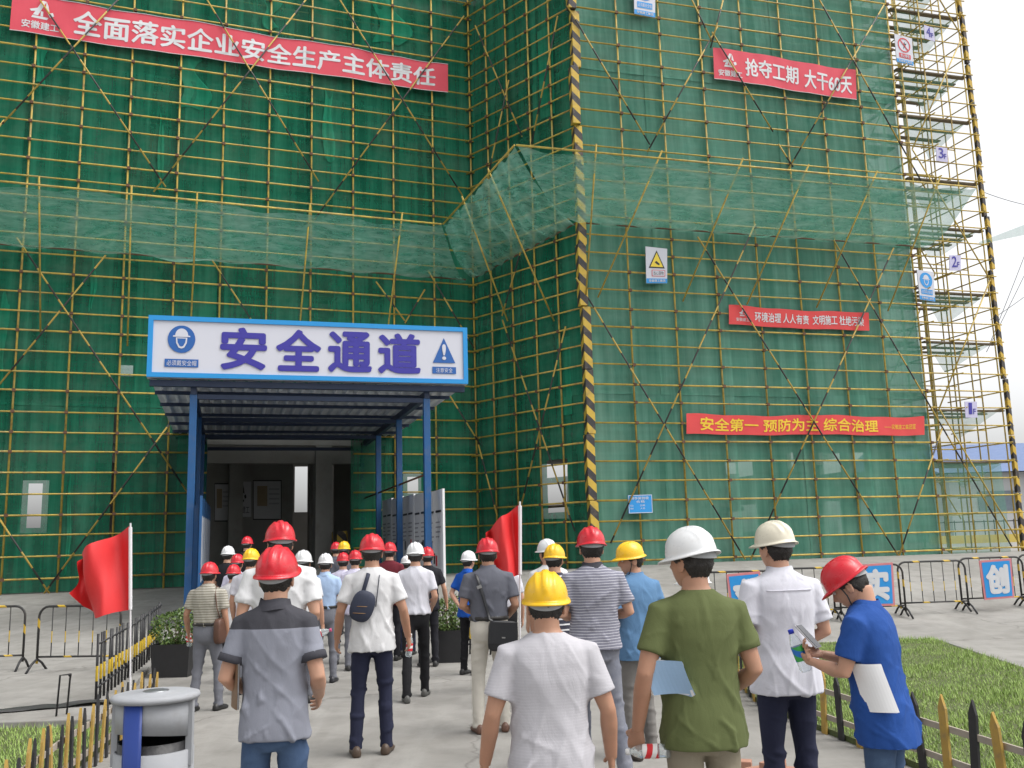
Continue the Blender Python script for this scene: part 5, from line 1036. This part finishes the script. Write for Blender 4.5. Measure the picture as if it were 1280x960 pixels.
put(proto, 97, 830, 15.0, 'black and yellow crowd barrier standing behind the left flag', GB, -.12)
put(copy_tree(proto), -28, 830, 15.3, 'crowd barrier cut by the left edge of the picture', GB, .1)
for i, (px, Y, rz, lab) in enumerate(((1169, 18.4, .10, 'crowd barrier between the two blue character boards'), (1244, 18.7, .14, 'crowd barrier carrying the last blue board before the picture edge'), (1088, 18.1, .06, 'crowd barrier carrying the middle blue board behind the royal blue polo'), (1006, 17.9, .04, 'crowd barrier behind the cream hard hat'), (926, 17.7, .02, 'crowd barrier carrying the blue board behind the olive tee'), (1318, 19.0, .16, 'crowd barrier just leaving the right edge'))):
    put(copy_tree(proto), px, 760, Y, lab, GB, rz)
def char_board(ch, corners, Y, label):
    S = Sheet(*[at(*q, Y) for q in corners], Vector((0, -1, 0))); o = empty('character_board', S.c[0], label, 'board', 'blue character boards on the barriers')
    V = [S.p(u, v, q) for q in (0, -.025) for u, v in ((0, 0), (1, 0), (1, 1), (0, 1))]
    MB().add(V, [(0, 1, 2, 3), (7, 6, 5, 4), (0, 4, 5, 1), (1, 5, 6, 2), (2, 6, 7, 3), (3, 7, 4, 0)]).build('panel', plain('pink_border', (.62, .22, .24), .5), o)
    S.rect('face', M_LBLUE, o, (.06, .05, .94, .95), .006); S.text(ch, M_LETTER, o, (.18, .16, .82, .84), .045, .010)
    S2 = S
char_board('创', ((1231, 750), (1268, 747), (1264, 698), (1224, 701)), 18.45, 'blue board with a white character nearest the picture edge')
char_board('实', ((1074, 758), (1119, 757), (1116, 703), (1072, 706)), 17.85, 'blue board with a white character beside the red hat of the royal blue polo')
char_board('求', ((916, 778), (956, 775), (950, 714), (908, 718)), 17.4, 'blue board with a white character between olive tee and white shirt')

# black railings with yellow bands, receding along the path
def railing(a, b, n, h, label):
    a, b = Vector(a), Vector(b); o = empty('railing', a, label, 'railing'); d = (b - a)
    for i in range(n + 1):
        p = a + d * (i / n); p.z = gz(p.x, p.y)
        q = MB().cyl((0, 0, 0), (0, 0, h + random.uniform(-.015, .015)), .016, 7).build('bar', M_RAILB, o, True, False); q.location = p - a; q.rotation_euler = (random.uniform(-.03, .03), random.uniform(-.03, .03), 0)
    for z in (.16, h - .12): MB().tube([a + d * t + Vector((0, 0, z + gz(*(a + d * t).xy) - a.z)) for t in (0, .5, 1)], .014, 6).build('rail', M_BLACK, o, True)
M_RAILB = NT('railing_bar_paint'); _c = M_RAILB.coord(); _s = M_RAILB.n('SeparateXYZ'); M_RAILB.l(_c, _s.inputs[0]); M_RAILB.base(M_RAILB.mix(M_RAILB.math('MULTIPLY', M_RAILB.math('GREATER_THAN', _s.outputs['Z'], .24), M_RAILB.math('LESS_THAN', _s.outputs['Z'], .42)), (.022, .022, .024), (.66, .45, .03))); M_RAILB.set(.5); M_RAILB = M_RAILB.m
railing((-5.15, 11.9, 0), (-6.35, 17.2, gz(-6.35, 17.2)), 22, .80, 'black railing bars with a yellow band running back beside the path')

railing((-1.35, 15.9, gz(-1.35, 15.9)), (-.35, 15.5, gz(-.35, 15.5)), 9, .80, 'short black railing with a yellow band by the right canopy post')
# picket fences
M_PICKY = plain('yellow_picket', (.42, .27, .06), .75, 0, .3, 5, .3, 40, dirt=.7); M_PICKB = plain('black_picket', (.022, .022, .024), .7, 0, .3, 5, .3, 40); M_RAILW = plain('weathered_rail', (.33, .29, .24), .85, 0, .25, 6, .3, 40)
pm = MB().add([(-.042, -.009, 0), (.042, -.009, 0), (.042, -.009, .48), (0, -.009, .57), (-.042, -.009, .48), (-.042, .009, 0), (.042, .009, 0), (.042, .009, .48), (0, .009, .57), (-.042, .009, .48)], [(0, 1, 2, 3, 4), (9, 8, 7, 6, 5), (0, 5, 6, 1), (1, 6, 7, 2), (2, 7, 8, 3), (3, 8, 9, 4), (4, 9, 5, 0)]).mesh('picket')
def pickets(pts, gap, label, h=1.0, first=0):
    pts = [Vector((x, y, gz(x, y))) for x, y in pts]; o = empty('picket_fence', pts[0], label, 'fence', 'black and yellow picket fences'); k = first
    for a, b in zip(pts, pts[1:]):
        d = b - a; L = d.length; n = max(1, round(L / gap)); rz = math.atan2(d.y, d.x); nv = Vector((math.sin(rz), -math.cos(rz), 0)) * (1 if a.x < 0 else -1)
        for z in (.15, .37): MB().box((a + b) / 2 + Vector((0, 0, z)), (L + .02, .018, .045), (d.normalized(), nv, Vector((0, 0, 1)))).build('rail', M_RAILW, o)
        for i in range(n):
            q = link('picket', pm, None, o)
            if len(pm.materials) == 0: pm.materials.append(M_PICKB)
            q.material_slots[0].link = 'OBJECT'; q.material_slots[0].material = M_PICKY if k % 2 else M_PICKB; k += 1
            q.location = a + d * ((i + .5) / n) + nv * .019 - pts[0]; q.rotation_euler = (random.uniform(-.05, .05), random.uniform(-.07, .07), rz); q.scale = (1 if a.x > 0 else .6, 1, h * random.uniform(.9, 1.08))
pickets([(3.62, 3.6), (3.2, 6.0), (2.5, 10.2)], .30, 'low black and yellow picket fence along the lawn at the edge of the path')
pickets([(2.5, 10.2), (2.9, 14.6)], .30, 'far stretch of picket fence along the lawn behind the crowd')
pickets([(-2.95, 4.9), (-3.5, 7.6), (-3.95, 10.6)], .17, 'low picket fence beside the bin with weathered yellow slats', .95)

# ------------------------------------------------------------------ litter bin
bc = at(195, 866, 5.5); bz = 0.0; o = empty('litter_bin', (bc.x, 5.5, bz), 'round grey litter bin with a blue strip beside the picket fence', 'litter bin'); BH = bc.z
M_BIN = plain('grey_bin_metal', (.31, .32, .34), .65, 0, .12, 5, .1, 80, dirt=.25, dirt_c=(.2, .19, .17)); r_ = .212
MB().lathe([(0, .04), (r_ - .03, .04), (r_ - .02, .06), (r_, .08), (r_, BH - .30), (r_ - .012, BH - .295), (r_ - .012, .1), (0, .1)], 40).build('drum', M_BIN, o, True, False)
lid = MB().lathe([(0, .012), (r_ * .40, .010), (r_ * .42, .006), (r_ * .95, .004), (r_ * 1.1, -.004), (r_ * 1.13, -.018), (r_ * 1.10, -.034), (r_ * .9, -.036), (0, -.036)], 44).build('lid', M_BIN, o, True, False); lid.location = (0, 0, BH)
q = MB().lathe([(0, .016), (.062, .016), (.07, .013), (.07, .004)], 28).build('ashtray', plain('dull_steel', (.25, .26, .27), .35, .7), lid, True, False)
back = MB().grid(lambda u, v: (r_ * .975 * math.cos(2 * math.pi * u), r_ * .975 * math.sin(2 * math.pi * u), BH - .03 - (1 - v) * (.19 + .03 * math.cos(2 * math.pi * u - 1.2))), 40, 1).build('hood', M_BIN, o, True, False); back.modifiers.new('t', 'SOLIDIFY').thickness = .012
for a in (-172, -8):
    MB().box((r_ * .98 * math.cos(R(a)), r_ * .98 * math.sin(R(a)), BH - .2), (.035, .035, .36)).build('upright', M_BIN, o, False, False)
MB().lathe([(r_ - .025, .2), (r_ - .02, BH - .25), (r_ - .026, BH - .25), (r_ - .03, .2)], 32).build('liner', plain('black_liner', (.015, .015, .017), .45, 0, .3, 14, .8, 25), o, True, False)
sp = MB()
sp.grid(lambda u, v: ((r_ + .010) * math.cos(R(-116 + 29 * u)), (r_ + .010) * math.sin(R(-116 + 29 * u)), .08 + (BH - .11) * v), 6, 1); sp = sp.build('strip', plain('blue_strip', (.012, .04, .22), .45, 0, .1), o, True, False); sp.modifiers.new('t', 'SOLIDIFY').thickness = .006
tri = MB()
for k in range(3):
    a = R(90 + 120 * k); b_ = R(90 + 120 * (k + 1)); mkp = lambda t, rr: ((r_ + .006) * math.cos(R(-62) + rr * math.cos(t) / r_), (r_ + .006) * math.sin(R(-62) + rr * math.cos(t) / r_), BH - .44 + rr * math.sin(t)); tri.cyl(mkp(a + .25, .05), mkp(b_ - .25, .05), .004, 5)
tri.build('recycling_mark', M_BLACK, o, False, False)

# ------------------------------------------------------------------ planters with shrubs
M_LEAF = NT('shrub_leaf'); _g = M_LEAF.n('NewGeometry'); M_LEAF.base(M_LEAF.mix(_g.outputs['Random Per Island'], (.045, .10, .02), (.14, .20, .05))); M_LEAF.set(.5, 0, .4); M_LEAF = M_LEAF.m
def planter(px, Y, label, s=1.0, w_=.62, seed=0):
    x = xat(px, Y, .4); z = gz(x, Y); o = empty('planter', (x, Y, z), label, 'planter', 'black planters with clipped shrubs'); h = .45 * s
    b = MB(); b.add([(sx * w_ / 2 * k, sy * w_ / 2 * k, zz) for zz, k in ((0, .9), (h, 1), (h, .9), (h - .06, .88)) for sx, sy in ((-1, -1), (1, -1), (1, 1), (-1, 1))], [(j * 4 + i, j * 4 + (i + 1) % 4, j * 4 + 4 + (i + 1) % 4, j * 4 + 4 + i) for j in range(3) for i in range(4)] + [(12, 13, 14, 15)]); b.build('tub', M_BLACK, o, False, False)
    r = np.random.default_rng(seed); n = 1500; d = r.normal(size=(n, 3)); d /= np.linalg.norm(d, axis=1)[:, None]; rad = r.uniform(.55, 1.05, n) ** .6; p = d * rad[:, None] * np.array([.34, .34, .27]) * s * (1 + .15 * np.sin(5 * d[:, :1]) * np.cos(4 * d[:, 1:2])); p[:, 2] += h + .20 * s
    p = p[p[:, 2] > h - .02]; n = len(p); a = r.normal(size=(n, 3)); a /= np.linalg.norm(a, axis=1)[:, None]; b_ = np.cross(a, r.normal(size=(n, 3))); b_ /= np.linalg.norm(b_, axis=1)[:, None]; l, ww = .030 * s, .013 * s
    V = np.stack([p - a * l, p + b_ * ww, p + a * l, p - b_ * ww], 1).reshape(-1, 3); link('foliage', fast_mesh('foliage', V, np.arange(4 * n).reshape(-1, 4), False), M_LEAF, o)
    st = MB()
    for k in range(6): t = 6.28 * k / 6; st.tube([(0, 0, h - .06), (.06 * math.cos(t), .06 * math.sin(t), h + .08), (.18 * math.cos(t) * s, .18 * math.sin(t) * s, h + .28 * s)], [.012, .009, .004], 5)
    st.build('stems', plain('shrub_stem', (.10, .07, .045), .85), o, True, False)
planter(221, 14.2, 'black planter with a round clipped shrub by the olive striped polo', 1.02, .56, 1)
planter(562, 15.0, 'black planter with a shrub between striding white tee and blue polo', 1.05, .55, 2)

# bits lying about at the foot of the left apron
p = at(70, 880, 10.9); o = empty('bent_stand', (p.x, 10.9, 0), 'small bent black steel stand on the concrete left of the railings', 'stand')
MB().tube([(.0, .02, 0), (.03, 0, .44), (.15, 0, .45), (.13, 0, .43)], .011, 7).build('tube_leg', M_BLACK, o, True, False); MB().tube([(.06, .14, 0), (.12, .05, .40), (.15, 0, .45)], .011, 7).build('tube_leg', M_BLACK, o, True, False)
M_KERB = plain('kerb_stone', (.24, .235, .22), .9, 0, .25, 3, .3, 30, dirt=.5)
for i, (a, b) in enumerate((((-3.98, 10.75), (-4.75, 11.6)), ((-4.8, 11.66), (-5.5, 14.2)), ((-5.52, 14.28), (-6.1, 17.0)), ((-6.1, 10.22), (-4.2, 10.3)), ((-8.2, 10.12), (-6.16, 10.2)))):
    a, b = Vector((*a, gz(*a))), Vector((*b, gz(*b))); d = b - a; o = bevel(MB().box((a + b) / 2 + Vector((0, 0, .03)), (d.length, .12, .09), (d.normalized(), d.normalized().cross(Vector((0, 0, 1))), Vector((0, 0, 1)))).build('kerb', M_KERB), .012); tag(o, kind='structure')
for i, (a, b) in enumerate((((6.2, 3.5), (6.24, 7.4)), ((6.24, 7.45), (6.26, 11.4)), ((6.27, 11.45), (6.72, 15.6)))):
    a, b = Vector((*a, gz(*a))), Vector((*b, gz(*b))); d = b - a; o = bevel(MB().box((a + b) / 2 + Vector((0, 0, .0)), (d.length, .12, .09), (d.normalized(), d.normalized().cross(Vector((0, 0, 1))), Vector((0, 0, 1)))).build('kerb', M_KERB), .012); tag(o, kind='structure')
sh_ = empty('plastic_sheet', (-6.2, 11.3, 0), 'dark crumpled plastic strip lying on the concrete left of the railings', 'plastic sheet')
MB().grid(lambda u, v: (-7.9 + 3.4 * u, 10.75 + .25 * v + .9 * u + .08 * math.sin(9 * u), .012 + .035 * abs(math.sin(17 * u + 4 * v)) * abs(math.sin(5 * u + 7 * v))), 60, 6).build('sheet', plain('dark_film', (.05, .05, .05), .4, 0, .3), sh_, True)
br_ = plain('red_brick', (.38, .20, .14), .9, 0, .25, 8, .4, 50)
for i, (x, y, a, zz) in enumerate(((1.78, 7.45, .4, 0), (1.96, 7.35, 1.1, 0), (1.66, 7.7, -.3, 0), (1.86, 7.4, .8, .055))):
    o = MB().box((0, 0, .0265), (.22, .105, .053)).build('brick', br_, None); o.location = (x, y, zz); o.rotation_euler.z = a; bevel(o, .006); tag(o, ('loose red brick nearest the picket fence', 'loose red brick lying crosswise by the fence', 'loose red brick farthest from the fence', 'loose red brick lying on top of the others')[i], 'brick', 'loose bricks by the fence')

# ------------------------------------------------------------------ beyond the open end of the scaffolding
wh = empty('warehouse', (40, 76, 0), 'long grey warehouse with a blue roof beyond the scaffolding', 'warehouse'); wa = at(1225, 660, 70); M_WALLG = plain('warehouse_wall', (.52, .53, .54), .8, 0, .1, .3)
def wbox(x0, x1, y0, y1, z0, z1, nm, m): return MB().box(((x0 + x1) / 2, (y0 + y1) / 2, (z0 + z1) / 2), (x1 - x0, y1 - y0, z1 - z0)).build(nm, m, wh)
ztop = at(1268, 556, 70).z; wbox(32, 85, 70, 95, 0, ztop - 2.0, 'wall', M_WALLG); 
MB().add([(31, 69, ztop - 2), (86, 69, ztop - 2), (86, 82, ztop + 1.2), (31, 82, ztop + 1.2), (31, 96, ztop - 2), (86, 96, ztop - 2)], [(0, 1, 2, 3), (3, 2, 5, 4), (0, 3, 4), (1, 5, 2)]).build('roof', plain('blue_roof_sheet', (.10, .16, .32), .5, .1, .1, 1), wh)
for i in range(9): wbox(34 + 5.4 * i, 37 + 5.4 * i, 69.9, 70.02, 3.2, 4.6, 'window', plain('dull_glass', (.18, .22, .26), .2))
yw = empty('site_wall', (30, 58, 0), 'low yellow site wall with dark railings before the warehouse', 'wall')
MB().box((45, 58, .75), (40, .25, 1.5)).build('wall_panel', plain('yellow_wall', (.62, .48, .12), .85, 0, .15, .6), yw)
for i in range(60): MB().cyl((26 + .6 * i, 58, 1.5), (26 + .6 * i, 58, 2.4), .03, 5).build('bar', M_BLACK, yw)
MB().cyl((25, 58, 2.3), (64, 58, 2.3), .04, 5).build('rail', M_BLACK, yw)
def wire(a, b, sag, label):
    a, b = Vector(a), Vector(b); o = empty('cable', a, label, 'cable', 'cables strung from the scaffold end')
    MB().tube([a.lerp(b, t) - Vector((0, 0, sag * 4 * t * (1 - t))) for t in np.linspace(0, 1, 14)], .012, 5).build('strand', plain('dark_cable', (.06, .06, .065), .6), o, True)
wire(FR.p(TW[-1] + .3, 14.0, 0), at(1330, 262, 36), .15, 'cable stretched from the scaffold end near the 3F tag')
wire(at(1237, 430, 34), at(1300, 268, 36), .05, 'steep cable beside the open bay'); wire(at(1233, 440, 34), at(1330, 240, 37), .05, 'second steep cable beside the open bay'); wire(at(1238, 400, 34), at(1330, 330, 38), .1, 'slanting cable beside the 2F tag')
c0 = FR.p(RN + 2.6, rzi, .15); ctn = empty('catch_net', c0, 'pale net wing sticking out past the open bay', 'safety net', 'catch nets flaring out of the scaffolding')
e0, e1 = at(1224, 306, 32.5), at(1330, 282, 31.0); MB().grid(lambda u, v: e0.lerp(e1, u) + Vector((0, .0, (.1 + .45 * u) * v - .25 * math.sin(math.pi * v) * u)), 14, 6).build('net_sheet', M_PLATNET, ctn, True)
bpy.data.scenes.remove(TMP)
